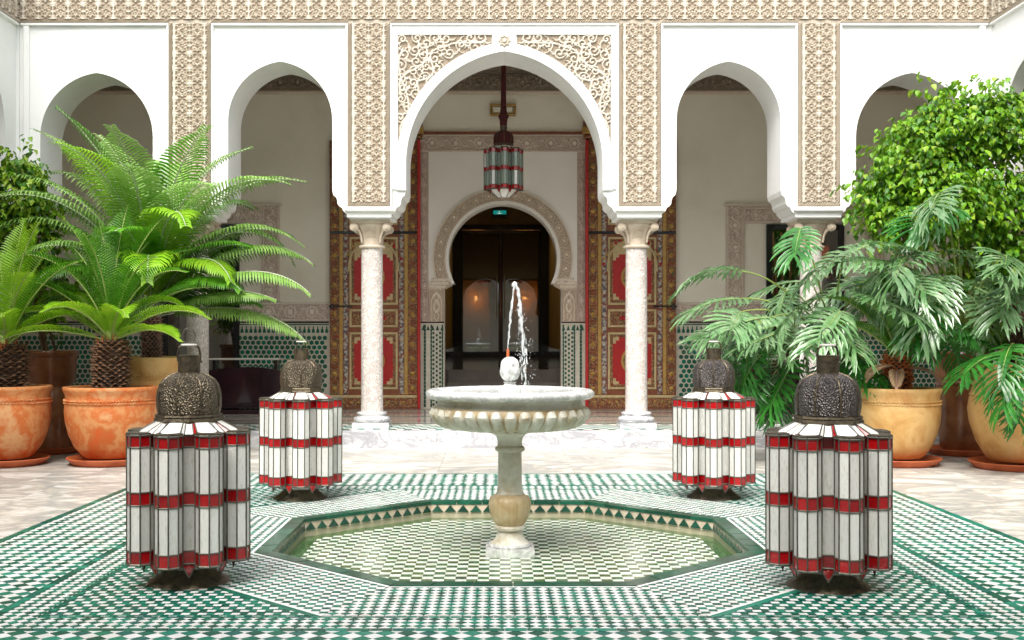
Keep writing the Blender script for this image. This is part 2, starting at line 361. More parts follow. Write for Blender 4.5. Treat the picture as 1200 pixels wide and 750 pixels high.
# square corners
crn = [(5.7, 12.2), (-5.7, 12.2), (-5.7, CY - 5.9), (5.7, CY - 5.9)]
vs += [(x, y, -.006) for x, y in crn]
fs += [(8 + 0, 16, 8 + 1), (8 + 2, 17, 8 + 3), (8 + 4, 18, 8 + 5), (8 + 6, 19, 8 + 7)]
floor.add(vs, fs, 'grout')
courtyard = struct(floor, 'courtyard_floor', label='courtyard floor of zellige tiles framed in marble slabs')
GREEN = ['green_glaze_%d' % i for i in range(5)]; WHITE = ['white_glaze_%d' % i for i in range(3)]
tiles = []     # (poly, mat, full?)
def rg(): return random.choice(GREEN)
def rw(): return random.choice(WHITE)
def field45(p, planes, bb, rule='diamond', origin=(0, 0)):
    x0, x1, y0, y1 = bb; h = p / 2
    for i in range(int((x0 - origin[0]) / h) - 2, int((x1 - origin[0]) / h) + 3):
        for j in range(int((y0 - origin[1]) / h) - 2, int((y1 - origin[1]) / h) + 3):
            if (i + j) % 2: continue
            cx = origin[0] + i * h; cy = origin[1] + j * h
            poly = [(cx + h, cy), (cx, cy + h), (cx - h, cy), (cx, cy - h)]
            q = clip(poly, planes)
            if not q: continue
            a = area(q)
            if a < .06 * p * p / 2: continue
            g = i % 2 == 0
            if g and rule == 'small': q = inset(q, .0022)
            tiles.append((q, rg() if g else rw(), a > .49 * p * p, p, (cx, cy)))
def rect(x0, x1, y0, y1): return [(-1, 0, -x0), (1, 0, x1), (0, -1, -y0), (0, 1, y1)]
def addrect(x0, x1, y0, y1, mf):
    tiles.append(([(x0, y0), (x1, y0), (x1, y1), (x0, y1)], mf, False, 0, ((x0 + x1) / 2, (y0 + y1) / 2)))
# outer field 2.245 .. 2.95
a, b_ = 2.245, 2.945
for bx in [(-b_, b_, CY - b_, CY - a), (-b_, b_, CY + a, CY + b_), (-b_, -a, CY - a, CY + a), (a, b_, CY - a, CY + a)]:
    field45(.0875, rect(*bx), bx, origin=(0, CY))
# middle band 2.04 .. 2.2
a, b_ = 2.03, 2.2
for bx in [(-b_, b_, CY - b_, CY - a), (-b_, b_, CY + a, CY + b_), (-b_, -a, CY - a, CY + a), (a, b_, CY - a, CY + a)]:
    field45(.0567, rect(*bx), bx, origin=(0, CY + a))
# green lines of small glazed bars
def ring_line(r0, r1, step):
    n = int(round(2 * r1 / step))
    for k in range(n):
        u0 = -r1 + 2 * r1 * k / n; u1 = -r1 + 2 * r1 * (k + 1) / n
        addrect(u0, u1, CY - r1, CY - r0, rg()); addrect(u0, u1, CY + r0, CY + r1, rg())
    n = int(round(2 * r0 / step))
    for k in range(n):
        u0 = -r0 + 2 * r0 * k / n; u1 = -r0 + 2 * r0 * (k + 1) / n
        addrect(-r1, -r0, CY + u0, CY + u1, rg()); addrect(r0, r1, CY + u0, CY + u1, rg())
ring_line(2.0, 2.03, .046); ring_line(2.2, 2.245, .046 * 2); ring_line(2.945, 3.0, .12)
# octagonal surround
ap0, ap1 = 1.44, 1.985
tc8 = math.tan(R(22.5))
for k in range(8):
    ang = R(45 * k - 90); cs, sn = math.cos(ang + PI / 2), math.sin(ang + PI / 2)
    start = len(tiles)
    field45(.056, [(0, -1, -ap0), (0, 1, ap1), (1, -tc8, 0), (-1, -tc8, 0)], (-ap1 * tc8, ap1 * tc8, ap0, ap1), 'small', (0, ap0 + .01))
    for q in range(start, len(tiles)):
        pl, mt, full, p, c = tiles[q]
        rt = lambda P: (P[0] * cs - P[1] * sn, CY + P[0] * sn + P[1] * cs)
        tiles[q] = ([rt(P) for P in pl], mt, full, p, rt(c))
    for (r0, r1) in ((1.42, 1.44), (1.985, 2.0)):
        pl = [(-r0 * tc8, r0), (r0 * tc8, r0), (r1 * tc8, r1), (-r1 * tc8, r1)]
        if r0 > 1.5 and k % 2 == 0: continue
        tiles.append(([rt(P) for P in pl], 'white_glaze_1', False, 0, rt((0, r0))))
# corner lattice triangles
for sx in (-1, 1):
    for sy in (-1, 1):
        pl = [(-sx, 0, 0), (0, -sy, -sy * CY), (sx, 0, 2.0), (0, sy, sy * CY + 2.0), (-sx * .70711, -sy * .70711, -2.0 - sy * CY * .70711)]
        # slanted edge bar
        q = clip([(0, CY - 2), (0, CY + 2), (2.0 * sx, CY + 2), (2.0 * sx, CY - 2)][::(-1 if sx > 0 else 1)], pl)
        s2 = 2.035
        pl2 = pl[:4] + [(-sx * .70711, -sy * .70711, -s2 - sy * CY * .70711)]
        box4 = [(-2.0, CY - 2.0), (2.0, CY - 2.0), (2.0, CY + 2.0), (-2.0, CY + 2.0)]
        bar = clip(box4, pl + [(sx * .70711, sy * .70711, s2 + sy * CY * .70711)])
        if bar: tiles.append((bar, rg(), False, 0, (2 * sx, CY + 2 * sy)))
        px_, py_ = .072, .052
        for i in range(-30, 31):
            for j in range(-40, 41):
                x0 = i * px_ + (px_ * .38 if j % 2 else 0); y0 = CY + j * py_
                for (xa, xb, ya, yb, fn) in ((x0, x0 + px_ * .56, y0, y0 + py_ * .66, rw), (x0 + px_ * .56, x0 + px_, y0, y0 + py_ * .66, rg), (x0, x0 + px_, y0 + py_ * .66, y0 + py_, rg)):
                    if abs(xb) < .7 or abs(ya - CY) < .7 or xb * sx < 0 or (ya - CY) * sy < 0: continue
                    q = clip([(xa, ya), (xb, ya), (xb, yb), (xa, yb)], pl2)
                    if q and area(q) > 2e-4: tiles.append((q, fn(), False, 0, (xa, ya)))
# split: the 300 nearest whole tiles in view become parts, everything else is one field
def in_view(c):
    y = c[1]
    return y > 4.44 and -583 / 1330 * y - .05 < c[0] + .075 < 617 / 1330 * y + .05
full = sorted([t for t in range(len(tiles)) if tiles[t][2] and tiles[t][3] > .08 and in_view(tiles[t][4])], key=lambda t: math.hypot(*tiles[t][4]))
part = set(full[:300])
meshes = {}
for t in part:
    q, mt, fl, p, c = tiles[t]
    key = (mt, p)
    if key not in meshes:
        mb = MB(); h = p / 2
        mb.prism(inset([(h, 0), (0, h), (-h, 0), (0, -h)], .0012), -.005, 0, mt); meshes[key] = mb.build('tile', mesh_only=True)
    link('tile', meshes[key], courtyard, (c[0], c[1], random.uniform(-.0004, .0006)), (random.gauss(0, .009), random.gauss(0, .009), 0))
tf = MB()
for t, (q, mt, fl, p, c) in enumerate(tiles):
    if t in part: continue
    A = sum(q[i][0] * q[(i + 1) % len(q)][1] - q[(i + 1) % len(q)][0] * q[i][1] for i in range(len(q)))
    if A < 0: q = q[::-1]
    dz = random.uniform(-.0005, .0008) + (.0022 if p < 0 else 0)
    tf.prism(inset(q, .0012 if p else .0018), -.005, dz, mt)
    tx_, ty_ = random.gauss(0, .008), random.gauss(0, .008); nq = len(q)
    for k in range(len(tf.v) - nq, len(tf.v)): x_, y_, z_ = tf.v[k]; tf.v[k] = (x_, y_, z_ + max(-.001, min(.001, tx_ * (x_ - q[0][0]) + ty_ * (y_ - q[0][1]))))
o = tf.build('tile_field', courtyard); o['kind'] = 'stuff'
# marble slabs round the carpet
mb_cache = {}
def slab(x0, x1, y0, y1, parent=courtyard, z=0.0, mn='floor_marble', name='marble_slab'):
    g = .0025; key = (round(x1 - x0, 3), round(y1 - y0, 3), mn)
    if key not in mb_cache:
        hw, hh = (x1 - x0) / 2 - g, (y1 - y0) / 2 - g; mb = MB()
        e = .002; mb.prism([(-hw, -hh), (hw, -hh), (hw, hh), (-hw, hh)], -.02, -.002, mn)
        mb.v = mb.v[:4] + mb.v[4:]; 
        b0 = len(mb.v); mb.add([(-hw, -hh, -.002), (hw, -hh, -.002), (hw, hh, -.002), (-hw, hh, -.002), (-hw + e, -hh + e, 0), (hw - e, -hh + e, 0), (hw - e, hh - e, 0), (-hw + e, hh - e, 0)],
               [(4, 5, 6, 7), (0, 1, 5, 4), (1, 2, 6, 5), (2, 3, 7, 6), (3, 0, 4, 7)], mn)
        mb.f.pop(0); mb.m.pop(0)
        mb_cache[key] = mb.build(name, mesh_only=True)
    link(name, mb_cache[key], parent, ((x0 + x1) / 2, (y0 + y1) / 2, z + random.uniform(0, .0008)))
for sx in (-1, 1):
    for j in range(13):
        y0 = 2.0 + j * .79
        if y0 > 12.0: break
        y1 = min(y0 + .79, 12.09)
        off = (j % 2) * .35
        xs = [3.005, 3.6 + off, 4.5 + off * .6, 5.24]
        for i in range(3):
            a0, a1 = xs[i], xs[i + 1]
            if sx < 0: a0, a1 = -xs[i + 1], -xs[i]
            slab(a0, a1, y0, y1)
for i in range(5):
    slab(-3.0 + i * 1.2, -1.8 + i * 1.2, 9.855, 10.98); slab(-3.0 + i * 1.2, -1.8 + i * 1.2, 10.98, 12.09)
for i in range(5):
    slab(-3.0 + i * 1.2, -1.8 + i * 1.2, 2.0, 3.84)

# ================================================================ POOL
poolm = MB(); z_b = -.115
oc = octo(1.335)
poolm.prism(octo(1.42), -.5, z_b - .004, 'grout', True)
pool = struct(poolm, 'fountain_pool', label='sunken octagonal pool with green rim and chequered floor')
wall_mb = MB()
for k in range(8):
    a_, b2 = oc[k], oc[(k + 1) % 8]
    wall_mb.add([(*a_, z_b - .01), (*b2, z_b - .01), (*b2, -.004), (*a_, -.004)], [(3, 2, 1, 0), (0, 1, 2, 3)][:1], 'cream_glaze')
wall_mb.build('pool_wall', pool)
# rim tiles and triangle tiles
for k in range(8):
    ang = R(45 * k); cs, sn = math.cos(ang), math.sin(ang)
    def rt(P): return (P[0] * cs - P[1] * sn, CY + P[0] * sn + P[1] * cs)
    # local frame: side at y = -ap
    n = 6
    for i in range(n):
        f0, f1 = -1 + 2 * i / n, -1 + 2 * (i + 1) / n
        pl = [(f0 * tc8 * 1.42, -1.42), (f1 * tc8 * 1.42, -1.42), (f1 * tc8 * 1.335, -1.328), (f0 * tc8 * 1.335, -1.328)]
        mb = MB(); cxy = rt(((f0 + f1) / 2 * tc8 * 1.375, -1.375))
        pq = [rt(P) for P in inset(pl, .002)]
        mb.prism([(x - cxy[0], y - cxy[1]) for x, y in pq], -.02, .003, 'rim_glaze', True)
        mb.build('rim_tile', pool, loc=(cxy[0], cxy[1], random.uniform(0, .002)))
    nt_ = 12
    wdt = 2 * tc8 * 1.335 / nt_
    for i in range(nt_):
        cxl = -tc8 * 1.335 + wdt * (i + .5); ccx, ccy = rt((cxl, -1.330))
        mb = MB(); hw = wdt / 2 - .004
        # wedge facing the pool centre (+y local)
        P0 = [(-hw, -.072), (hw, -.072), (0, -.022)]
        vv = [(x * cs - 0 * sn, x * sn, z) for x, z in P0]
        ox, oy = -sn * .004 * 1, cs * .004
        vv2 = [(x + ox, y + oy, z) for x, y, z in vv]
        mb.add(vv + vv2, [(3, 5, 4), (0, 1, 4, 3), (1, 2, 5, 4), (2, 0, 3, 5)], 'triangle_glaze')
        mb.build('triangle_tile', pool, loc=(ccx, ccy, 0))
pt = []; s6 = .0605
planes8 = []
for k in range(8):
    ang = R(45 * k); planes8.append((math.cos(ang), math.sin(ang), 1.24 + math.sin(ang) * CY))
PG = ['pool_green_%d' % i for i in range(4)]; PW = ['pool_white_%d' % i for i in range(3)]
for i in range(-22, 23):
    for j in range(-22, 23):
        x0, y0 = i * s6, CY + j * s6
        q = clip([(x0, y0), (x0 + s6, y0), (x0 + s6, y0 + s6), (x0, y0 + s6)], planes8)
        if q: pt.append((q, random.choice(PG[:3] if random.random() < .85 else PG) if (i + j) % 2 else random.choice(PW), area(q) > .95 * s6 * s6, (x0 + s6 / 2, y0 + s6 / 2)))
near = sorted([k for k in range(len(pt)) if pt[k][2]], key=lambda k: pt[k][3][1] + .12 * abs(pt[k][3][0]))[:300]; near = set(near)
pm = {}; pf = MB()
for k, (q, mt, fl, c) in enumerate(pt):
    if k in near:
        if mt not in pm:
            mb = MB(); h = s6 / 2; mb.prism(inset([(-h, -h), (h, -h), (h, h), (-h, h)], .0015), -.006, 0, mt); pm[mt] = mb.build('pool_tile', mesh_only=True)
        link('pool_tile', pm[mt], pool, (c[0], c[1], z_b + random.uniform(-.001, .001)))
    else: pf.prism(inset(q, .0015), z_b - .006, z_b + random.uniform(-.001, .001), mt)
o = pf.build('pool_tile_field', pool); o['kind'] = 'stuff'
# plain border strip of the pool floor
bs = MB()
for k in range(8):
    a0, a1 = octo(1.24), octo(1.34)
    bs.add([(*a0[k], z_b), (*a0[(k + 1) % 8], z_b), (*a1[(k + 1) % 8], z_b), (*a1[k], z_b)], [(3, 2, 1, 0)], 'pool_green_1')
bs.build('border_tiles', pool)
wm = MB(); ow = octo(1.333); wm.add([(x, y, -.079) for x, y in ow], [tuple(range(8))], 'pool_water'); struct(wm, 'pool_water', label='thin sheet of rippled water in the octagonal pool')

# ================================================================ ARCADE FACADE
YF, YB = .03, .65
ZT = 5.4
PITCH = .1625
def cell_height(n=20):
    u, v = np.meshgrid((np.arange(n) + .5) / n * 2 - 1, (np.arange(n) + .5) / n * 2 - 1)
    H = np.zeros((n, n))
    def st(d, w, h):
        nonlocal H; H = np.maximum(H, h * np.clip((w - d) / .10 + .5, 0, 1))
    au, av = np.abs(u), np.abs(v); r = np.hypot(u, v)
    for cu, cv, d0, rm, hh in ((0, 0, .34, .80, .85), (1, 1, .26, .62, 1.0)):
        x, y = au - cu, av - cv; rr = np.hypot(x, y)
        for k in range(8):
            t = k * PI / 4 + PI / 8; st(np.abs(x * math.cos(t) + y * math.sin(t) - d0) + 4 * np.clip(rr - rm, 0, 9), .045, hh)
    st(np.hypot(au - 1, av - 1), .24, 1.0)
    st(np.abs(au - 1), .10, .95); st(np.abs(av - 1) + 2 * np.clip(.2 - au, 0, 1), .055, .6)
    st(np.hypot(u, v), .13, .9)
    st(np.hypot(au - 1, v), .20, .8); st(np.hypot(u, av - .62), .11, .75); st(np.hypot(au - .55, av - .3), .10, .6)
    return H
CELL = cell_height()
def tiled(w, h, dx, offx=0.0, offz=0.0):
    nx, nz = int(round(w / dx)) + 1, int(round(h / dx)) + 1; n = CELL.shape[0]
    ix = (((np.arange(nx) * dx + offx) / PITCH * n).astype(int)) % n; iz = (((np.arange(nz) * dx + offz) / PITCH * n).astype(int)) % n
    H = CELL[iz][:, ix].copy()
    H += np.random.uniform(-.06, .06, H.shape)
    return np.clip(H, 0, 1.05)
def rope_border(mb, x0, x1, z0, z1, y, horizontal):
    """a cord of slanting ribs"""
    mb.box(x0, x1, y - .004, y + .02, z0, z1, 'stucco_low')
    L_ = (x1 - x0) if horizontal else (z1 - z0); wd = (z1 - z0) if horizontal else (x1 - x0)
    n = int(L_ / .026)
    for i in range(n):
        t = (i + .5) / n * L_
        if horizontal:
            cx, cz = x0 + t, (z0 + z1) / 2; dx_, dz_ = wd * .42, wd * .42
        else:
            cx, cz = (x0 + x1) / 2, z0 + t; dx_, dz_ = wd * .42, wd * .42
        w_ = .0045
        vs = [(cx - dx_ - w_, y - .006, cz - dz_ + w_), (cx - dx_ + w_, y - .006, cz - dz_ - w_), (cx + dx_ + w_, y - .006, cz + dz_ - w_), (cx + dx_ - w_, y - .006, cz + dz_ + w_),
              (cx - dx_, y - .016, cz - dz_), (cx + dx_, y - .016, cz + dz_)]
        mb.add(vs, [(0, 1, 4), (1, 2, 5, 4), (2, 3, 5), (3, 0, 4, 5)], 'stucco_mid')
def arch_pts(c, h, zs, n=22):
    off = .15 * h; Rr = 1.15 * h; t1 = math.acos(-off / Rr); pts = []
    for i in range(n + 1):
        t = PI - (PI - t1) * i / n; pts.append((c + off + Rr * math.cos(t), zs + Rr * math.sin(t)))
    return pts + [(2 * c - x, z) for x, z in pts[-2::-1]]
CORB = [(0, 2.77), (.012, 2.72), (.04, 2.70), (.055, 2.66), (.055, 2.63), (.075, 2.60), (.105, 2.585), (.115, 2.555), (.135, 2.53), (.155, 2.52), (.16, 2.48)]
BAYS = [(-4.42, .61, 3.35), (-2.43, .565, 3.525), (0, 1.065, 3.06), (2.43, .565, 3.525), (4.42, .61, 3.35)]
def envelope(Lend):
    P = [(-Lend, 2.48)]
    for c, h, zs in BAYS:
        P += [(c - h - d, z) for d, z in CORB[::-1]]
        P += arch_pts(c, h, zs)
        P += [(c + h + d, z) for d, z in CORB]
    P.append((Lend, 2.48)); return P
def arcade_wall(Lend):
    P = envelope(Lend); mb = MB()
    for (xa, za), (xb, zb) in zip(P[:-1], P[1:]):
        if xb - xa > 1e-6:
            mb.add([(xa, YF, za), (xb, YF, zb), (xb, YF, ZT), (xa, YF, ZT)], [(0, 1, 2, 3)], 'white_plaster')
            mb.add([(xa, YB, za), (xb, YB, zb), (xb, YB, ZT), (xa, YB, ZT)], [(3, 2, 1, 0)], 'white_plaster')
        mb.add([(xa, YF, za), (xb, YF, zb), (xb, YB, zb), (xa, YB, za)], [(3, 2, 1, 0)], 'white_plaster')
    mb.add([(-Lend, YF, ZT), (Lend, YF, ZT), (Lend, YB, ZT), (-Lend, YB, ZT)], [(0, 1, 2, 3)], 'white_plaster')
    return mb
DX = .0092
def strip_mesh():
    mb = MB(); w2 = .2275; z0, z1 = 2.595, 4.572
    mb.box(-w2, w2, .001, YF, z0, z1, 'stucco_mid')
    rope_border(mb, -w2, -w2 + .042, z0 + .042, z1, .001, False); rope_border(mb, w2 - .042, w2, z0 + .042, z1, .001, False)
    rope_border(mb, -w2, w2, z0, z0 + .042, .0, True)
    iw = 2 * (w2 - .043); H = tiled(iw, z1 - z0 - .045, DX, offx=PITCH / 2 * 0 - (iw / 2 - PITCH), offz=.02)
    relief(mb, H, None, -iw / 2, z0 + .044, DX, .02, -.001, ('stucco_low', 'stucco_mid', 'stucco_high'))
    return mb.build('pilaster_panel', mesh_only=True)
def frieze_mesh(Lend):
    mb = MB(); z0 = 4.575
    mb.box(-Lend, Lend, .001, YF, z0, 5.12, 'stucco_mid')
    for a_, b2 in ((-Lend, -3.63), (-3.17, -1.695), (-1.235, 1.235), (1.695, 3.17), (3.63, Lend)):
        rope_border(mb, a_, b2, z0, z0 + .04, .0, True)
    H = tiled(2 * Lend - .04, .5, DX, offx=-(Lend - .02) % PITCH, offz=.0)
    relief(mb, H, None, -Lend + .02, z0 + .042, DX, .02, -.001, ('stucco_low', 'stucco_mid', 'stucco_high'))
    return mb.build('frieze', mesh_only=True)
def moulding_mesh(Lend):
    mb = MB(); t = .022
    for a_, b2 in ((-Lend + .02, -3.63), (-3.17, -1.695), (-1.235, 1.235), (1.695, 3.17), (3.63, Lend - .02)):
        mb.bbox(a_, b2, -.012, YF, 4.572 - t, 4.574, 'white_plaster')
        for xx, k in ((a_, 1), (b2, -1)):
            if abs(xx) > 5: continue
            mb.bbox(min(xx, xx + k * t), max(xx, xx + k * t), -.010, YF, 2.59, 4.572 - t - .001, 'white_plaster')
    for x_ in (-3.40, -1.465, 1.465, 3.40):
        mb.bbox(x_ - .252, x_ + .252, -.008, YF, 2.572, 2.5935, 'white_plaster')
    return mb.build('panel_moulding', mesh_only=True)
# centre bay frame: plain band round the arch and the rectangle, with carving between
def spandrel():
    x1, zt = 1.155, 4.452; z0 = 3.06; Rr = 1.15 * 1.065 + .10; cx = -.15 * 1.065
    dx = .0072; nx = int((x1) / dx) + 1; nz = int((zt - z0) / dx) + 1
    X, Z = np.meshgrid(np.arange(nx) * dx, z0 + np.arange(nz) * dx)
    D = np.full(X.shape, 9.0)
    rs = np.random.RandomState(11)
    def stroke(P, w0, w1=None, taper=True):
        n = len(P)
        for i in range(n - 1):
            (ax, az_), (bx, bz) = P[i], P[i + 1]
            wv = w0 if w1 is None else w0 + (w1 - w0) * i / (n - 1)
            i0 = max(0, int((min(ax, bx) - .06) / dx)); i1 = min(nx, int((max(ax, bx) + .06) / dx) + 1)
            j0 = max(0, int((min(az_, bz) - z0 - .06) / dx)); j1 = min(nz, int((max(az_, bz) - z0 + .06) / dx) + 1)
            if i1 <= i0 or j1 <= j0: continue
            xs, zs = X[j0:j1, i0:i1], Z[j0:j1, i0:i1]; ex, ez = bx - ax, bz - az_; l2 = ex * ex + ez * ez + 1e-12
            t = np.clip(((xs - ax) * ex + (zs - az_) * ez) / l2, 0, 1); d = np.hypot(xs - ax - t * ex, zs - az_ - t * ez) - wv
            D[j0:j1, i0:i1] = np.minimum(D[j0:j1, i0:i1], d)
    inside = lambda x, z, m=0: m < x < x1 - m * .5 and z < zt - m * .5 and math.hypot(x - cx, z - z0) > Rr + m * .5
    pts = []
    for _ in range(6000):
        x, z = rs.uniform(0, x1), rs.uniform(z0, zt)
        if not inside(x, z, .045): continue
        if all(math.hypot(x - a, z - b) > .108 for a, b, c in pts): pts.append((x, z, rs.choice([-1, 1])))
        if len(pts) > 110: break
    for (x, z, sg) in pts:
        ph = rs.uniform(0, 2 * PI); rr = rs.uniform(.044, .064)
        P = [(x + rr * (1 - t / 1.25) * math.cos(ph + sg * t * 2 * PI * 1.1), z + rr * (1 - t / 1.25) * math.sin(ph + sg * t * 2 * PI * 1.1)) for t in np.linspace(0, 1, 30)]
        stroke(P, .0085, .011)
        # trailing stem with S curve to outside
        a2 = ph - sg * .5
        q = [(P[0][0] + s_ * .13 * math.cos(ph - sg * (PI / 2 + .9 * s_)), P[0][1] + s_ * .13 * math.sin(ph - sg * (PI / 2 + .9 * s_))) for s_ in np.linspace(0, 1, 10)]
        stroke(q, .009, .004)
        for kk in range(3):
            al = ph + sg * (1.3 + 1.7 * kk); bx0, bz0 = x + rr * math.cos(al), z + rr * math.sin(al)
            q = [(bx0 + s_ * .06 * math.cos(al + sg * .8 * s_), bz0 + s_ * .06 * math.sin(al + sg * .8 * s_)) for s_ in np.linspace(0, 1, 6)]
            stroke(q, .010, .003)
    # large sweeping stems
    for a_, b_, hh in (((1.10, 3.25), (.95, 3.95), .06), ((.95, 3.95), (.62, 4.33), -.08), ((.62, 4.33), (.2, 4.40), .03), ((1.12, 3.8), (.85, 4.35), .07), ((1.08, 3.5), (1.10, 4.3), -.05)):
        q = [(a_[0] + (b_[0] - a_[0]) * s_ + hh * math.sin(s_ * 2 * PI), a_[1] + (b_[1] - a_[1]) * s_ + hh * .4 * math.sin(s_ * 2 * PI)) for s_ in np.linspace(0, 1, 24)]
        stroke(q, .011)
    H = np.clip(.5 - D / .008, 0, 1)
    H = np.maximum(H * .95, np.clip(np.abs(((X * 37 + Z * 11) % 1) - .5) * .18, 0, .2))
    mask = np.zeros((nz, nx), bool)
    RR = np.hypot(X - cx, Z - z0); mask = (RR > Rr) & (X > .13)
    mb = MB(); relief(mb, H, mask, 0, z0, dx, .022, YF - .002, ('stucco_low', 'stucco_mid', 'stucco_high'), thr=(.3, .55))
    return mb
def mirror(mb):
    m2 = MB(); m2.mats = list(mb.mats); m2.v = [(-x, y, z) for x, y, z in mb.v]; m2.f = [f[::-1] for f in mb.f]; m2.m = list(mb.m); return m2
def centre_frame():
    mb = MB(); Rr = 1.15 * 1.065; cx = .15 * 1.065; z0 = 3.06; yo = .004
    # band along the arch on both sides, proud of the wall
    for sg in (-1, 1):
        prev = None
        tmax = math.acos(-cx / (Rr))
        pts_i = arch_pts(0, 1.065, z0, 26)[:27]
        rows = []
        for i in range(27):
            x, z = pts_i[i]; t = math.atan2(z - z0, x - cx); xo = cx + (Rr + .10) * math.cos(t); zo = z0 + (Rr + .10) * math.sin(t)
            xo = min(xo, 0); rows.append((x * -sg, z, xo * -sg, zo))
        rows.insert(0, (1.065 * sg, 2.77, 1.165 * sg, 2.77))
        for (xa, za, xb, zb), (xc, zc, xd, zd) in zip(rows[:-1], rows[1:]):
            vs = [(xa, yo, za), (xb, yo, zb), (xd, yo, zd), (xc, yo, zc)]
            f = [(0, 1, 2, 3)] if sg > 0 else [(3, 2, 1, 0)]
            mb.add(vs, f, 'white_plaster')
            vs = [(xb, yo, zb), (xb, YF, zb), (xd, YF, zd), (xd, yo, zd)]; mb.add(vs, f, 'white_plaster')
            vs = [(xa, yo, za), (xc, yo, zc), (xc, YF, zc), (xa, YF, za)]; mb.add(vs, f, 'white_plaster')
    mb.bbox(-1.212, 1.212, yo + .002, YF, 4.452, 4.5495, 'white_plaster')
    for sg in (-1, 1):
        mb.bbox(*sorted((sg * 1.155, sg * 1.212)), yo + .0035, YF, 2.78, 4.4515, 'white_plaster')
    mb.bbox(-.128, .128, yo + .003, YF, 4.275, 4.4515, 'white_plaster')
    return mb.build('arch_surround', smooth=False, mesh_only=True)
def rosette():
    mb = MB(); n = 48; vs = [(0, -.024, 0)]; fs = []
    for j, rr in enumerate((.018, .03, .048, .066)):
        for i in range(n):
            a_ = 2 * PI * i / n; k = 1 + (.12 * math.cos(8 * a_) if j else 0); y = (-.02, -.006, -.018, 0)[j]
            vs.append((rr * k * math.cos(a_), y, rr * k * math.sin(a_)))
    for i in range(n): fs.append((0, 1 + i, 1 + (i + 1) % n))
    mb.add(vs, fs, 'stucco_high')
    for j in range(3):
        fs = []
        for i in range(n):
            a_, b2 = 1 + j * n + i, 1 + j * n + (i + 1) % n; fs.append((a_, a_ + n, b2 + n, b2))
        base = len(mb.v) - len(vs)
        for f in fs: mb.f.append(tuple(base + q for q in f)); mb.m.append(mb.mi('stucco_mid' if j < 2 else 'stucco_high'))
    return mb.build('rosette', mesh_only=True)
def impost_mesh():
    mb = MB(); rows = [(.268, 2.571), (.268, 2.55), (.255, 2.542), (.235, 2.52), (.232, 2.508), (.222, 2.50), (.215, 2.478), (.215, 2.462)]
    vs = []; 
    for hw, z in rows:
        dy = hw - .215; vs += [(-hw, .10 - dy * 2.2, z), (hw, .10 - dy * 2.2, z), (hw, .53 + dy * 2.2, z), (-hw, .53 + dy * 2.2, z)]
    fs = []
    for j in range(len(rows) - 1):
        for i in range(4):
            k = (i + 1) % 4; fs.append((j * 4 + k, j * 4 + i, j * 4 + 4 + i, j * 4 + 4 + k))
    q = (len(rows) - 1) * 4; fs.append((q + 3, q + 2, q + 1, q)); fs.append((0, 1, 2, 3))
    mb.add(vs, fs, 'white_plaster'); return mb.build('impost', mesh_only=True)
def column_meshes():
    sh = MB(); prof = [(.130, .355), (.124, .37), (.121, .6), (.121, 1.4), (.118, 2.13), (.118, 2.165)]
    sh.lathe(prof, 40, 'pink_marble')
    ba = MB(); ba.box(-.2, .2, -.2, .2, .182, .245, 'white_marble')
    ba.lathe([(.185, .247), (.20, .262), (.203, .280), (.19, .298), (.165, .304), (.155, .318), (.158, .327), (.168, .334), (.168, .346), (.15, .357)], 40, 'white_marble')
    ca = MB()
    ca.lathe([(.126, 2.16), (.142, 2.166), (.147, 2.178), (.142, 2.19), (.126, 2.196)], 40, 'capital_stone')
    ca.lathe([(.120, 2.19), (.118, 2.24), (.124, 2.29), (.14, 2.34), (.168, 2.38), (.19, 2.41), (.19, 2.425)], 48, 'capital_stone',
             wob=lambda a_, z, j: 1 + (.05 if z > 2.28 else .03) * math.cos(4 * (a_ - PI / 4)) * (z - 2.15) * 5 + .02 * math.cos(8 * a_))
    ca.box(-.195, .195, -.195, .195, 2.425, 2.461, 'capital_stone')
    ca.box(-.208, .208, -.208, .208, 2.440, 2.4585, 'capital_stone')
    for sx in (-1, 1):                                  # volutes: scrolls on the four corners, seen from front and back
        for sy in (-1, 1):
            c = Vector((sx * .178, sy * .165, 2.385)); 
            for yy, rr in ((0, .046), (sy * .020, .030), (sy * .03, .014)):
                n = 16; vs = []; 
                for e in (-.028, .028):
                    for i in range(n):
                        a_ = 2 * PI * i / n; vs.append((c.x + rr * math.cos(a_), c.y + yy + e, c.z + rr * math.sin(a_)))
                fs = [(i, (i + 1) % n, n + (i + 1) % n, n + i) for i in range(n)] + [tuple(range(n - 1, -1, -1)), tuple(range(n, 2 * n))]
                ca.add(vs, fs, 'capital_stone')
            ca.tube([(sx * .10, sy * .115, 2.22), (sx * .108, sy * .125, 2.29), (sx * .13, sy * .14, 2.345), (sx * .165, sy * .17, 2.375)], [.010, .014, .016, .02], 8, 'capital_stone')
    for k in range(4):                                  # shell leaf in the middle of each face
        a_ = k * PI / 2; n = 9; vs = []
        for j in range(5):
            t = j / 4; z = 2.285 + .055 * math.sin(t * PI / 2); out = .128 + .062 * t
            for i in range(n):
                u = (i / (n - 1) - .5) * 2; wv = .062 * math.cos(t * .5)
                lx, ly = out - .02 * u * u, wv * u; vs.append((lx * math.cos(a_) - ly * math.sin(a_), lx * math.sin(a_) + ly * math.cos(a_), z - .02 * u * u))
        fs = [(j * n + i, j * n + i + 1, (j + 1) * n + i + 1, (j + 1) * n + i) for j in range(4) for i in range(n - 1)]
        ca.add(vs, fs, 'capital_stone')
    return sh.build('shaft', smooth=True, mesh_only=True), ba.build('base', smooth=True, mesh_only=True), ca.build('capital', smooth=True, mesh_only=True)
m_shaft, m_base, m_cap = column_meshes(); m_imp = impost_mesh(); m_strip = strip_mesh()
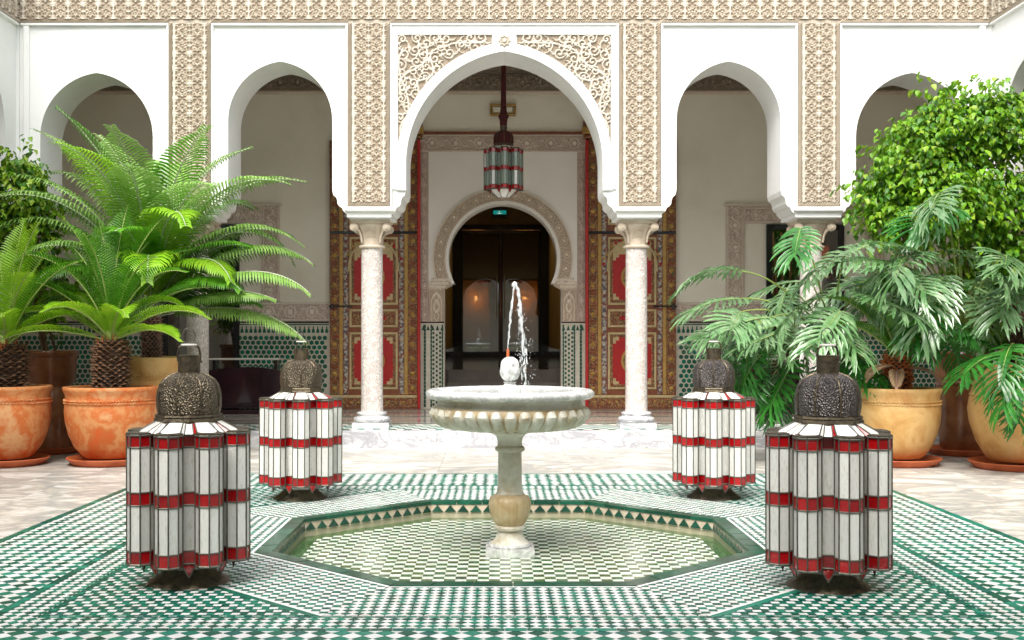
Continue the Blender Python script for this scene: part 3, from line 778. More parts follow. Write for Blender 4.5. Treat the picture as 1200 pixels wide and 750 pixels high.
m_spr = spandrel(); m_spl = mirror(m_spr).build('spandrel_carving', mesh_only=True); m_spr = m_spr.build('spandrel_carving', mesh_only=True)
m_cf = centre_frame(); m_ros = rosette()
def add_column(parent, x, y=.315):
    c = bpy.data.objects.new('column', None); C.objects.link(c); c.parent = parent; c.location = (x, y, 0)
    link('shaft', m_shaft, c); link('base', m_base, c); link('capital', m_cap, c); return c
def facade(loc, rz, Lend, label, carved=True):
    t = thing('arcade', loc, label, 'arcade', 'arcades round the courtyard', rz)
    wl = arcade_wall(Lend).build('wall', t, smooth=True)
    for x_ in (-3.40, -1.465, 1.465, 3.40):
        add_column(t, x_); link('impost', m_imp, t, (x_, 0, 0))
        if carved: link('pilaster_panel', m_strip, t, (x_, 0, 0))
    if carved:
        link('frieze', frieze_mesh(Lend), t); link('panel_moulding', moulding_mesh(Lend), t)
        link('spandrel_carving', m_spl, t); link('spandrel_carving', m_spr, t)
        link('arch_surround', m_cf, t); link('rosette', m_ros, t, (0, .002, 4.385))
    return t
front = facade((0, 12.27, 0), 0, 5.25, 'white arcade of five pointed arches with carved stucco, facing the camera across the fountain')
facade((-5.25, CY + .12, 0), R(90), 5.32, 'white side arcade just entering at the left edge, behind the climbing plant')
facade((5.25, CY + .12, 0), R(-90), 5.32, 'white side arcade just entering at the right edge, above the leafy climber')
facade((0, 1.43, 0), PI, 5.25, 'white arcade on the near side of the courtyard, mirrored in the glass door', carved=False)
for sx in (-1, 1):
    t = thing('corner_pier', (sx * 5.25, 12.27, 0), 'white corner pier on a marble column at the far %s corner of the courtyard' % ('left' if sx < 0 else 'right'), 'pier', 'corner piers')
    mb = MB(); mb.box(*sorted((0, sx * .62)), -.001, .62, 2.48, ZT, 'white_plaster')
    mb.bbox(*sorted((-sx * .045, -sx * .11)), -.010, .031, 2.6, 4.55, 'white_plaster', .012)
    mb.build('wall', t); c = add_column(t, sx * .27, .26); link('impost', m_imp, t, (sx * .27, -.03, 0))

# ================================================================ GALLERY FLOOR, STEP, CEILINGS
gf = MB(); gf.box(-8.3, 8.3, 12.135, 15.85, -.3, .172, 'grout')
gal = struct(gf, 'gallery_floor', label='raised gallery floor behind the marble step')
mb = MB(); mb.box(-8.3, 8.3, 13.0, 15.84, .17, .1815, 'rose_stone'); mb.build('stone_floor', gal)
# lines of inlay
mb = MB()
for y0, y1, mm in ((13.1, 13.16, 'green_glaze_2'), (13.5, 13.56, 'lacquer'), (14.2, 14.24, 'green_glaze_2'), (14.9, 14.96, 'lacquer'), (15.5, 15.56, 'green_glaze_2')):
    mb.box(-8.2, 8.2, y0, y1, .175, .1835, mm)
mb.build('inlay_bands', gal)
mb = MB(); nb = 0
for i in range(-62, 62):                               # mosaic strip right behind the step
    for j in range(5):
        x0, y0 = i * .085, 12.26 + j * .14
        g = (i + j) % 2
        mb.prism(inset([(x0 + .03, y0), (x0 + .115, y0), (x0 + .085, y0 + .14), (x0, y0 + .14)], .002), .165, .181, rg() if g else rw())
o = mb.build('mosaic_tiles', gal); o['kind'] = 'stuff'
mb = MB(); 
xs = [-8.3, -6.6, -4.9, -3.6, -2.05, -.72, .58, 1.95, 3.3, 4.75, 6.5, 8.3]
for a_, b2 in zip(xs[:-1], xs[1:]):
    m2 = MB(); m2.add([(a_ + .002, 12.10, -.002), (b2 - .002, 12.10, -.002), (b2 - .002, 12.10, .176), (a_ + .002, 12.10, .176), (b2 - .002, 12.106, .182), (a_ + .002, 12.106, .182), (b2 - .002, 12.25, .182), (a_ + .002, 12.25, .182)],
                      [(0, 1, 2, 3), (3, 2, 4, 5), (5, 4, 6, 7)], 'white_marble'); 
    m2.build('step_slab', gal)
# side/near gallery floors
for sx in (-1, 1):
    mb = MB(); mb.box(*sorted((sx * 5.27, sx * 8.3)), -2.1, 12.09, -.3, .178, 'rose_stone'); o = struct(mb, 'side_gallery_floor', label='raised floor of the %s side gallery' % ('left' if sx < 0 else 'right'))
mb = MB(); mb.box(-5.26, 5.26, -2.1, 1.40, -.3, -.01, 'rose_stone'); struct(mb, 'entrance_floor', label='floor of the gallery the camera stands in')
# roofs over the four galleries
mb = MB(); mb.box(-8.6, 8.6, 12.90, 16.4, 5.12, 5.3, 'white_plaster'); 
rf = mb.build('gallery_roof'); tag(rf, 'flat roof slab over the far gallery behind the arches', 'roof')
for sx in (-1, 1):
    mb = MB(); mb.box(*sorted((sx * 5.88, sx * 8.6)), -2.4, 12.895, 5.12, 5.3, 'white_plaster'); tag(mb.build('gallery_roof'), 'flat roof slab over the %s side gallery' % ('left' if sx < 0 else 'right'), 'roof')
    mb = MB(); mb.box(*sorted((sx * 8.3, sx * 8.6)), -2.4, 16.4, -.3, 5.119, 'gallery_plaster'); tag(mb.build('gallery_wall'), 'plain outer wall of the %s side gallery' % ('left' if sx < 0 else 'right'), 'wall')
mb = MB(); mb.box(-5.875, 5.875, -2.4, .80, 5.12, 5.3, 'white_plaster'); tag(mb.build('gallery_roof'), 'flat roof slab over the near gallery around the camera', 'roof')
mb = MB(); mb.box(-8.3, 8.3, -2.4, -2.1, -.3, 5.119, 'gallery_plaster'); tag(mb.build('gallery_wall'), 'plain wall behind the camera in the near gallery', 'wall')

# ================================================================ BACK WALL WITH PORTAL
YW = 15.8
bw = thing('back_wall', (0, YW, 0), 'beige back wall of the far gallery with horseshoe portal and tiled dado', 'wall')
mb = MB()
WT = 5.12
prof = [(.82, .18), (.82, 1.885), (.80, 1.89), (.70, 1.92), (.672, 1.93)]       # half-width of the opening by height
for i in range(25):
    z = 1.935 + (2.27 - 1.935) * i / 24 if i < 8 else None
n = 26
a0 = math.asin((1.935 - 2.27) / .76)
for i in range(n + 1):
    t = a0 + (PI / 2 - a0) * i / n; prof.append((.76 * math.cos(t) * (1 if t < 1.2 else 1), 2.27 + .76 * math.sin(t) + max(0, t - 1.2) * .03))
prof[-1] = (0, prof[-1][1])
for sg in (-1, 1):
    for (xa, za), (xb, zb) in zip(prof[:-1], prof[1:]):
        if zb > za + 1e-6:
            mt = 'portal_plaster'
            v = [(sg * xa, .0, za), (sg * 1.16, .0, za), (sg * 1.16, .0, zb), (sg * xb, .0, zb)]
            mb.add(v, [(0, 1, 2, 3) if sg > 0 else (3, 2, 1, 0)], mt)
        mb.add([(sg * xa, 0, za), (sg * xb, 0, zb), (sg * xb, .4, zb), (sg * xa, .4, za)], [(0, 1, 2, 3) if sg > 0 else (3, 2, 1, 0)], 'portal_plaster')
    mb.box(*sorted((sg * 1.16, sg * 8.3)), 0, .4, .18, 4.0, 'gallery_plaster')
zt = prof[-1][1]
mb.box(-1.16, 1.16, 0, .4, zt, 4.0, 'portal_plaster'); mb.box(-8.3, 8.3, 0, .4, 4.0, WT, 'gallery_plaster')
mb.build('plaster', bw)
# dark rail above the portal frame, cornice of dark carved stucco
mb = MB(); mb.bbox(-1.20, 1.20, -.05, 0, 4.0, 4.03, 'door_brown'); mb.build('frame_top_rail', bw)
mb = MB(); mb.bbox(-8.3, 8.3, -.07, 0, 4.555, 4.60, 'rose_mid', .02)
def band_H(w, h, dx, pitch, seed=0):
    nx, nz = int(w / dx) + 1, int(h / dx) + 1; X, Z = np.meshgrid(np.arange(nx) * dx, np.arange(nz) * dx)
    u = ((X / pitch) % 1 - .5) * 2; v = (Z / h - .5) * 2; asp = pitch / h
    r = np.hypot(u * asp, v); th = np.arctan2(v, u * asp)
    H = np.zeros(X.shape)
    def st(d, w_, hh):
        nonlocal H; H = np.maximum(H, hh * np.clip((w_ - d) / .08 + .5, 0, 1))
    st(np.abs(np.abs(v) - .93), .06, .9)
    st(np.abs(r - .58 - .06 * np.cos(8 * th)), .07, .8); st(r - .3 - .07 * np.cos(6 * th), 0, .7)
    st(np.abs(v - .35 * np.sin(u * PI * 2)) + 3 * np.clip(.72 - r, 0, 9), .09, .8)
    st(np.abs(np.abs(v) - .5 - .2 * np.cos(u * PI * 5)) + 3 * np.clip(.85 - r, 0, 9), .06, .7)
    return np.clip(H + np.random.uniform(-.05, .05, H.shape), 0, 1)
H = band_H(16.5, .24, .022, .24)
relief(mb, H, None, -8.25, 4.60, .022, .04, -.03, ('dark_carving', 'dark_carving', 'dark_carving_high'))
H2 = band_H(16.5, .26, .022, .26); relief(mb, H2, None, -8.25, 4.845, .022, .04, -.09, ('dark_carving', 'dark_carving', 'dark_carving_high'))
mb.box(-8.3, 8.3, -.08, 0, 4.838, 4.846, 'dark_carving'); mb.build('carved_cornice', bw)
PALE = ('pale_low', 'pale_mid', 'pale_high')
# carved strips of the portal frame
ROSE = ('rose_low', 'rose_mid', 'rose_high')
for sg in (-1, 1):
    mb = MB(); xa, xb = sorted((sg * 1.035, sg * 1.155)); mb.box(xa, xb, -.012, 0, 1.385, 3.75, 'pale_mid')
    Hh = band_H(2.36, .12, .010, .2).T
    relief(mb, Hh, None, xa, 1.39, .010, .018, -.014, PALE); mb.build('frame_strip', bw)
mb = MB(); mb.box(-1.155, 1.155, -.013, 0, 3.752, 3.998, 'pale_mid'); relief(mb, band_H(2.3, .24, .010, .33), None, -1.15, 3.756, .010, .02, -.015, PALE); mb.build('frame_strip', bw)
# carved ring of the horseshoe arch
mb = MB()
A = R(-29); n_a = 210; n_r = 16
pol = lambda t, r: (r * math.sin(t), 2.27 + r * math.cos(t))
Lr = .155
Hh = band_H(2 * 2.07 * .88, Lr, .0105, .19)
nz_, nx_ = Hh.shape
b0 = MB(); mi = [b0.mi(k) for k in ROSE]
for iz in range(nz_):
    for ix in range(nx_):
        t = -2.07 + 4.14 * ix / (nx_ - 1); rr = .80 + Lr * iz / (nz_ - 1); px, pz = pol(t, rr); b0.v.append((px, -.02 - .02 * Hh[iz, ix], pz))
for iz in range(nz_ - 1):
    for ix in range(nx_ - 1):
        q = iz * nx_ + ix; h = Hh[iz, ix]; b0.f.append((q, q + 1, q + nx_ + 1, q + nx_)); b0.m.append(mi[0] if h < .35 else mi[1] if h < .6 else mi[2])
for (r0, r1, yy, mm) in ((.755, .80, -.030, 'portal_plaster'), (.955, .975, -.032, 'rose_high')):
    N_ = 70; vs = []; fs = []
    for i in range(N_ + 1):
        t = -2.04 + 4.08 * i / N_
        for rr, y in ((r0, 0), (r0, yy), (r1, yy), (r1, 0)): px, pz = pol(t, rr); vs.append((px, y, pz))
    for i in range(N_):
        for j in range(3): q = i * 4 + j; fs.append((q, q + 4, q + 5, q + 1)[::-1])
    b0.add(vs, fs, mm)
b0.build('arch_ring', bw)
for sg in (-1, 1):      # jamb capitals and carved jamb block
    mb = MB(); xa, xb = sorted((sg * .812, sg * 1.03)); mb.bbox(xa, xb, -.03, 0, 1.39, 1.86, 'rose_mid')
    nx_, nz_ = 21, 45; X, Z = np.meshgrid(np.linspace(-1, 1, nx_), np.linspace(0, 2.1, nz_))
    Hh = np.zeros(X.shape); ar = np.where(Z > 1.1, np.hypot(X, (Z - 1.1)) , np.abs(X)); 
    Hh = np.maximum(Hh, np.clip((.09 - np.abs(ar - .72)) / .06 + .5, 0, 1)); Hh = np.maximum(Hh, np.clip((.07 - np.abs(np.hypot(X, (Z - 1.0)) - .38)) / .06 + .5, 0, 1))
    Hh = np.maximum(Hh, np.clip((.08 - np.abs(np.abs(X) - .3 * np.abs(np.sin(Z * 5)))) / .06 + .5, 0, 1)); Hh = np.maximum(Hh, np.clip((np.abs(X) - .9) * 20, 0, 1))
    relief(mb, Hh, None, xa + .01, 1.40, .0099, .016, -.031, ROSE)
    # stepped capital carrying the ring
    for k, (x0_, x1_, z0_, z1_) in enumerate(((.79, 1.04, 1.86, 1.90), (.75, 1.02, 1.90, 1.95), (.71, .99, 1.95, 2.0))):
        mb.bbox(*sorted((sg * x0_, sg * x1_)), -.035 + .002 * k, 0.001, z0_, z1_ - .001, 'rose_high', .012)
    mb.build('jamb_block', bw)
    # zellige pilaster
    mb = MB(); xa, xb = sorted((sg * .812, sg * 1.155)); mb.box(xa, xb, -.012, 0, .182, 1.38, 'dado_cream')
    mb.bbox(xa, xb, -.02, 0, 1.372, 1.39, 'lacquer')
    for (u0, u1) in ((.83, .852), (.985, 1.007), (1.07, 1.10)):
        x0_, x1_ = sorted((sg * u0, sg * u1)); nz2 = 22
        for i in range(nz2): z0_ = .2 + i * (1.15 / nz2); mb.bbox(x0_, x1_, -.017, -.012, z0_ + .002, z0_ + 1.15 / nz2 - .002, 'rim_glaze', .002)
    for i in range(17):
        for j in range(3):
            cx = sg * (.873 + .046 * j); cz = .24 + .062 * i + (.031 if j % 2 else 0)
            if cz > 1.24: continue
            vs = [(cx + .017 * math.cos(R(60 * k)), -.016, cz + .021 * math.sin(R(60 * k))) for k in range(6)]; mb.add(vs, [tuple(range(5, -1, -1))[::-1]], 'rim_glaze')
    for i in range(5):
        cx = sg * (.845 + .065 * i); mb.add([(cx - .024, -.0165, 1.27), (cx + .024, -.0165, 1.27), (cx, -.0165, 1.345)], [(0, 1, 2)], 'rim_glaze')
    o = mb.build('zellige_pilaster', bw)
# dado of hexagon tiles, merlon frieze and carved band above it
def dado(x0, x1, dense_green):
    base = MB(); base.box(x0, x1, -.010, 0, .182, 1.385, 'dado_cream'); base.bbox(x0, x1, -.020, 0, 1.372, 1.392, 'lacquer'); base.bbox(x0, x1, -.016, -.009, 1.205, 1.225, 'dado_cream', .003)
    base.bbox(x0, x1, -.016, -.009, 1.345, 1.36, 'green_glaze_2', .003)
    base.build('dado_panel', bw)
    mb = MB(); p = .074; i = 0
    x = x0 + .06
    while x < x1 - .05:
        for j in range(15):
            cz = .24 + j * .066; cx = x + (p / 2 if j % 2 else 0)
            if cx > x1 - .04: continue
            r = .0335; vs = [(cx + r * math.cos(R(60 * k + 30)), -.014, cz + r * math.sin(R(60 * k + 30))) for k in range(6)]
            mb.add(vs, [(0, 1, 2, 3, 4, 5)], random.choice(['green_glaze_2', 'green_glaze_0', 'rim_glaze', 'rim_glaze']))
        x += p
    x = x0 + .03
    while x < x1 - .03:
        mb.add([(x - .02, -.014, 1.235), (x + .02, -.014, 1.235), (x + .02, -.014, 1.275), (x + .009, -.014, 1.29), (x + .009, -.014, 1.31), (x, -.014, 1.338), (x - .009, -.014, 1.31), (x - .009, -.014, 1.29), (x - .02, -.014, 1.275)], [tuple(range(9))], 'green_glaze_2')
        x += .062
    o = mb.build('dado_tiles', bw); o['kind'] = 'stuff'
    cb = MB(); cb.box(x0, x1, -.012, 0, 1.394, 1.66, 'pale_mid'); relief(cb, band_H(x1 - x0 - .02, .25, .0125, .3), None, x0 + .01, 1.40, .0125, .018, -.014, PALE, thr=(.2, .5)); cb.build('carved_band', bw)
for a_, b2 in ((-3.72, -2.42), (2.42, 3.72), (-8.2, -4.72), (4.72, 8.2)): dado(a_, b2, True)
# framed side doors
for sg in (-1, 1):
    c0 = sg * 4.2; mb = MB()
    for (u0, u1, z0_, z1_) in ((-1.1, -.84, 1.67, 3.0), (.84, 1.1, 1.67, 3.0)):
        mb.box(c0 + u0, c0 + u1, -.03, -.0005, z0_, z1_, 'pale_mid'); relief(mb, band_H(z1_ - z0_, .22, .0125, .3).T, None, c0 + u0 + .02, z0_ + .01, .0125, .02, -.031, PALE, thr=(.2, .5))
    mb.box(c0 - .839, c0 + .839, -.031, -.0005, 2.755, 3.0, 'pale_mid'); relief(mb, band_H(1.67, .21, .0125, .3), None, c0 - .83, 2.77, .0125, .02, -.032, PALE, thr=(.2, .5))
    mb.bbox(c0 - 1.13, c0 + 1.13, -.05, -.0005, 3.001, 3.03, 'pale_mid'); mb.build('door_surround', bw)
    dk = thing('side_door', (c0, YW, 0), 'black framed glass door inside the carved surround of the gallery, %s' % ('behind the tall palm' if sg < 0 else 'behind the philodendron leaves'), 'door', 'side doors')
    f = MB()
    for u0, u1, z0_, z1_ in ((-.54, -.46, .182, 2.74), (.46, .54, .182, 2.74), (-.459, .459, 2.66, 2.74), (-.03, .03, .182, 2.659), (-.459, -.031, .182, .45), (.031, .459, .182, .45)):
        f.bbox(u0, u1, -.055, -.003, z0_, z1_, 'black_metal')
    f.build('door_frame', dk)
    p = MB(); p.box(-.459, -.031, -.03, -.022, .451, 2.659, 'door_glass'); p.build('pane', dk)
    p = MB(); p.box(.031, .459, -.03, -.022, .451, 2.659, 'door_glass'); p.build('pane', dk)
    p = MB(); p.box(-.459, .459, -.012, -.004, .451, 2.659, 'black_metal'); p.build('dark_interior', dk)  # black sheet stands in for the unlit room behind the panes
    # patches added behind the glass: red glow right, green garden reflection left
    p = MB(); p.box(.1 - .08 * (sg < 0), .19, -.0215, -.013, 1.75, 2.35, 'red_glow' if sg > 0 else 'green_glaze_3'); p.box(-.28, -.12, -.0215, -.013, 1.9, 2.5, 'door_brown'); 
    if sg > 0: p.box(.22, .33, -.0215, -.013, 2.0, 2.45, 'red_glow')
    p.build('glow_patches', dk)
# two black lacquered consoles under the side windows
for sg in (-1, 1):
    t = thing('console', (sg * 3.33 - (.0 if sg < 0 else -.15), 14.9, .18), 'black lacquered console with bowed top, %s' % ('behind the rear left lantern' if sg < 0 else 'half hidden behind philodendron leaves'), 'console', 'lacquered consoles')
    mb = MB(); n = 16; vs = []
    for i in range(n + 1):
        u = i / n * 2 - 1; top = .56 + .05 * (1 - u * u)
        for y in (-.25, .25): vs += [(u * .5, y, .08), (u * .5, y, top)]
    fs = []
    for i in range(n):
        q = i * 4; fs += [(q, q + 4, q + 5, q + 1), (q + 3, q + 7, q + 6, q + 2), (q + 1, q + 5, q + 7, q + 3)]
    fs += [(0, 1, 3, 2), (n * 4 + 2, n * 4 + 3, n * 4 + 1, n * 4)]
    mb.add(vs, fs, 'lacquer'); mb.build('cabinet', t)
    mb = MB(); mb.bbox(-.52, .52, -.28, .27, 0, .06, 'lacquer'); mb.build('plinth', t)
    mb = MB(); mb.box(-.47, .47, -.262, -.251, .16, .50, 'lacquer'); mb.build('door_panel', t)
    mb = MB(); mb.bbox(-.50, .42, -.2, .2, .70, .72, 'stone_grey'); mb.box(-.46, -.42, -.1, .1, .55, .7, 'black_metal'); mb.box(.34, .38, -.1, .1, .55, .7, 'black_metal'); mb.build('shelf', t)

# ---- corridor behind the portal
cor = MB()
for k in range(3): cor.box(-.815 - .3, .815 + .3, 16.0 + .3 * k, 16.3 + .3 * k + (10.2 if k == 2 else 0), -.3 if k == 0 else .18, .18 + .173 * (k + 1), 'corridor_stone')
corr = struct(cor, 'corridor_floor', label='dark polished floor of the passage behind the portal, three steps up')
mb = MB()
for sg in (-1, 1): mb.box(*sorted((sg * 1.12, sg * 1.3)), 16.2, 26.6, .0, 4.4, 'corridor_wall')
mb.box(-1.3, 1.3, 16.2, 26.6, 4.4, 4.55, 'lacquer'); mb.box(-1.12, 1.12, 26.6, 26.75, 3.78, 4.4, 'corridor_wall')
for sg in (-1, 1): mb.box(*sorted((sg * 1.0, sg * 1.1195)), 16.6, 26.6, .70, .95, 'lacquer')
o = mb.build('passage_wall'); tag(o, 'ochre walls and ceiling of the passage behind the horseshoe portal', 'wall')
gd = thing('glass_door', (0, 26.5, .70), 'black framed double glass door at the end of the passage behind the fountain', 'door')
f = MB()
for u0, u1, z0_, z1_ in ((-1.12, -.93, 0, 3.08), (.93, 1.12, 0, 3.08), (-.93, .93, 2.96, 3.08), (-.93, .93, 0, .06)): f.bbox(u0, u1, -.06, .06, z0_, z1_, 'black_metal')
f.build('door_frame', gd)
for sg in (-1, 1):
    lf = bpy.data.objects.new('door_leaf', None); C.objects.link(lf); lf.parent = gd; lf.location = (sg * .93, 0, 0); lf.rotation_euler = (0, 0, sg * -.022)
    p = MB(); p.box(*sorted((-sg * .05, -sg * .88)), -.006, .006, .12, 2.9, 'door_glass'); p.build('pane', lf)
    p = MB()
    for u0, u1, z0_, z1_ in ((0, .05, .06, 2.95), (.88, .92, .06, 2.95), (.05, .88, .06, .12), (.05, .88, 2.9, 2.95)): p.bbox(*sorted((-sg * u0, -sg * u1)), -.02, .02, z0_, z1_, 'black_metal')
    p.build('leaf_frame', lf)
    p = MB(); p.tube([(-sg * .84, -.05, .9), (-sg * .84, -.05, 1.9)], .012, 8, 'stone_grey'); p.build('handle', lf)
mb = MB(); mb.box(-2.5, 2.5, 31, 31.2, 0, 4.5, 'lacquer'); mb.box(-2.7, -2.5, 26.7, 31.2, 0, 4.5, 'lacquer'); mb.box(2.5, 2.7, 26.7, 31.2, 0, 4.5, 'lacquer'); mb.box(-2.7, 2.7, 26.7, 31.2, 4.5, 4.6, 'lacquer'); mb.box(-2.7, 2.7, 26.61, 31.2, .55, .69, 'corridor_stone')
o = mb.build('lounge_wall'); tag(o, 'dark walls of the lounge seen through the glass door', 'wall')
for sg in (-1, 1):  # panels and bare point lights added to make the glow behind the glass
    t = thing('glow_panel', (sg * .66, 30.9, .69), 'added amber panel that makes the orange glow seen through the %s leaf of the dark glass door' % ('left' if sg < 0 else 'right'), 'panel', 'added glow panels in the lounge')
    mb = MB(); mb.bbox(-.36, .36, -.05, .05, .40, 2.0, 'amber_panel', .01); mb.build('panel', t)
    mb = MB(); mb.bbox(-.38, .38, -.04, .05, .34, .398, 'lacquer', .01); mb.bbox(-.38, .38, -.04, .05, 2.002, 2.06, 'lacquer', .01); mb.build('frame', t)
    ld = bpy.data.lights.new('glow_lamp', 'POINT'); ld.energy = 20; ld.color = (1, .5, .14); ld.shadow_soft_size = .05
    lo = bpy.data.objects.new('glow_lamp', ld); C.objects.link(lo); lo.parent = t; lo.location = (0, -.35, 1.5)
# exit sign and wall light
for k, yy in enumerate((18.5, 21.5, 24.5)):
    t = thing('ceiling_light', (0, yy, 4.385), 'small lit recessed ceiling light, %s in the passage behind the portal' % ('nearest', 'middle one', 'farthest, before the glass door')[k], 'light', 'passage ceiling lights')
    mb = MB(); mb.lathe([(.09, .014), (.10, .006), (.10, 0), (.07, 0), (.06, .01)], 24, 'stone_grey', closed=False); mb.build('trim_ring', t)
    mb = MB(); mb.lathe([(.066, .008), (.001, .007)], 20, 'lamp_face', closed=False); mb.build('lens', t)
    ld = bpy.data.lights.new('passage_lamp', 'SPOT'); ld.energy = 11; ld.color = (1, .72, .36); ld.spot_size = R(150); ld.spot_blend = .6; ld.shadow_soft_size = .06
    lo = bpy.data.objects.new('passage_lamp', ld); C.objects.link(lo); lo.parent = t; lo.location = (0, 0, -.01)
t = thing('exit_sign', (-.02, 26.4, 3.92), 'small lit green exit sign over the dark glass door', 'sign')
mb = MB(); mb.bbox(-.17, .17, -.05, .1, -.0, .25, 'black_metal'); mb.build('housing', t)
mb = MB(); mb.box(-.15, .15, -.056, -.051, .09, .18, 'exit_green')
mb.box(-.02, .0, -.060, -.0565, .13, .165, 'soft_white'); mb.box(-.06, .04, -.060, -.0565, .105, .122, 'soft_white'); mb.build('sign_face', t)
t = thing('wall_light', (.0, YW, 4.25), 'unlit rectangular emergency light in a gilt frame above the portal', 'light')
mb = MB(); 
for x0_, x1_, z0_, z1_ in ((-.18, .18, .13, .165), (-.18, .18, 0, .035), (-.18, -.145, .036, .129), (.145, .18, .036, .129)): mb.bbox(x0_, x1_, -.07, -.001, z0_, z1_, 'socket_gold', .01)
mb.build('frame', t); mb = MB(); mb.bbox(-.144, .144, -.05, -.001, .036, .129, 'gallery_plaster', .015); mb.build('diffuser', t)

# ================================================================ PAINTED DOORS
def painted_door(sg):
    t = thing('painted_door', (sg * 1.79, YW - .03, .182), 'tall open %s leaf of painted red and gold wooden door, beside the portal' % ('left' if sg < 0 else 'right'), 'door', 'painted door leaves')
    W = .61; HT = 3.72
    b = MB(); b.box(-W, W, -.05, .02, .0, HT, 'door_brown'); b.build('leaf', t)
    # red edge nearest the portal
    e = MB(); e.bbox(*sorted((-sg * W, -sg * (W + .035))), -.10, .02, 0, HT, 'edge_red'); e.build('edge_strip', t)
    def rail(x0, x1, z0, z1, mn, y=-.062, name='rail', bv=.006):
        m_ = MB(); m_.bbox(x0, x1, y, -.0495, z0, z1, mn, bv); return m_.build(name, t)
    for s2 in (-1, 1):     # studded outer borders
        m_ = MB(); xa, xb = sorted((s2 * .48, s2 * .605)); m_.bbox(xa, xb, -.058, -.0495, .2, HT - .02, 'painted_ornament', .004)
        z = .28
        while z < HT - .1:
            cx = (xa + xb) / 2
            m_.add([(cx + .034 * math.cos(R(a_)) * 1, -.062, z + .034 * math.sin(R(a_))) for a_ in range(0, 360, 45)] + [(cx, -.092, z)], [(i, (i + 1) % 8, 8) for i in range(8)], 'gilt')
            m_.bbox(cx - .036, cx + .036, -.064, -.058, z + .068, z + .13, 'door_brown', .01)
            z += .205
        m_.build('studded_border', t)
        rail(*sorted((s2 * .425, s2 * .475)), .2, HT - .02, 'gilt')
        m_ = MB(); xa, xb = sorted((s2 * .352, s2 * .42)); m_.bbox(xa, xb, -.056, -.0495, .2, HT - .02, 'painted_beads', .004)
        z = .26
        while z < HT - .1:
            cx = (xa + xb) / 2; m_.add([(cx + .022 * math.cos(R(a_)), -.058, z + .022 * math.sin(R(a_))) for a_ in range(0, 360, 60)] + [(cx, -.08, z)], [(i, (i + 1) % 6, 6) for i in range(6)], 'stone_grey'); z += .105
        m_.build('beaded_border', t)
    # bottom border
    m_ = MB(); m_.bbox(-.605, .605, -.058, -.0495, .02, .15, 'painted_ornament', .004)
    for i in range(11): 
        cx = -.52 + .104 * i; m_.add([(cx + .02 * math.cos(R(a_)), -.06, .09 + .02 * math.sin(R(a_))) for a_ in range(0, 360, 60)] + [(cx, -.08, .09)], [(j, (j + 1) % 6, 6) for j in range(6)], 'gilt')
    m_.bbox(-.605, .605, -.062, -.0495, .152, .19, 'cream_paint', .006); m_.build('bottom_border', t)
    def panel(z0, z1, hw=.335, arch=False, small=False):
        p = MB()
        for (x0_, x1_, a_, b_) in ((-hw, -hw + .03, z0, z1), (hw - .03, hw, z0, z1), (-hw + .03, hw - .03, z0, z0 + .03), (-hw + .03, hw - .03, z1 - .03, z1)): p.bbox(x0_, x1_, -.066, -.0495, a_, b_, 'cream_paint', .006)
        for (x0_, x1_, a_, b_) in ((-hw + .032, -hw + .07, z0 + .032, z1 - .032), (hw - .07, hw - .032, z0 + .032, z1 - .032), (-hw + .07, hw - .07, z0 + .032, z0 + .07), (-hw + .07, hw - .07, z1 - .07, z1 - .032)): p.bbox(x0_, x1_, -.058, -.0495, a_, b_, 'painted_ornament', .003)
        p.build('panel_frame', t)
        f = MB(); k = .056; zt_ = z1 - k - (.17 if arch else 0)
        if small:
            f.bbox(-hw + k, hw - k, -.054, -.0495, z0 + k, z1 - k, 'painted_ornament', .002)
            for cx in (-.13, 0, .13): f.bbox(cx - .045, cx + .045, -.06, -.054, (z0 + z1) / 2 - .03, (z0 + z1) / 2 + .03, 'red_paint', .012)
            f.build('panel_field', t); return
        f.bbox(-hw + k, hw - k, -.053, -.0495, z0 + k, z1 - k, 'cream_paint', .002)
        x_, za, zb, s_ = hw - k - .012, z0 + k + .015, zt_ - .015, .042     # red field with stepped corners
        poly = [(-x_ + 2 * s_, za), (x_ - 2 * s_, za), (x_ - 2 * s_, za + s_), (x_ - s_, za + s_), (x_ - s_, za + 2 * s_), (x_, za + 2 * s_), (x_, zb - 2 * s_), (x_ - s_, zb - 2 * s_), (x_ - s_, zb - s_), (x_ - 2 * s_, zb - s_), (x_ - 2 * s_, zb),
                (-x_ + 2 * s_, zb), (-x_ + 2 * s_, zb - s_), (-x_ + s_, zb - s_), (-x_ + s_, zb - 2 * s_), (-x_, zb - 2 * s_), (-x_, za + 2 * s_), (-x_ + s_, za + 2 * s_), (-x_ + s_, za + s_), (-x_ + 2 * s_, za + s_)]
        n_ = len(poly); vs = [(x, -.0575, z) for x, z in poly] + [(x, -.052, z) for x, z in poly]
        f.add(vs, [tuple(range(n_))] + [(i, n_ + i, n_ + (i + 1) % n_, (i + 1) % n_) for i in range(n_)], 'red_paint')
        f.build('panel_field', t)
        md = MB(); cz = (za + zb) / 2; n_ = 28; vs = []
        for (rx, y) in ((.155, -.0575), (.15, -.066), (.125, -.066), (.12, -.058)):
            for i in range(n_): a_ = 2 * PI * i / n_; vs.append((rx * math.cos(a_), y, cz + rx * 1.15 * math.sin(a_)))
        md.add(vs, [(j * n_ + i, j * n_ + (i + 1) % n_, (j + 1) * n_ + (i + 1) % n_, (j + 1) * n_ + i) for j in range(3) for i in range(n_)], 'gilt')
        md.add([(.12 * math.cos(2 * PI * i / n_), -.059, cz + .138 * math.sin(2 * PI * i / n_)) for i in range(n_)], [tuple(range(n_))], 'painted_ornament'); md.build('medallion', t)
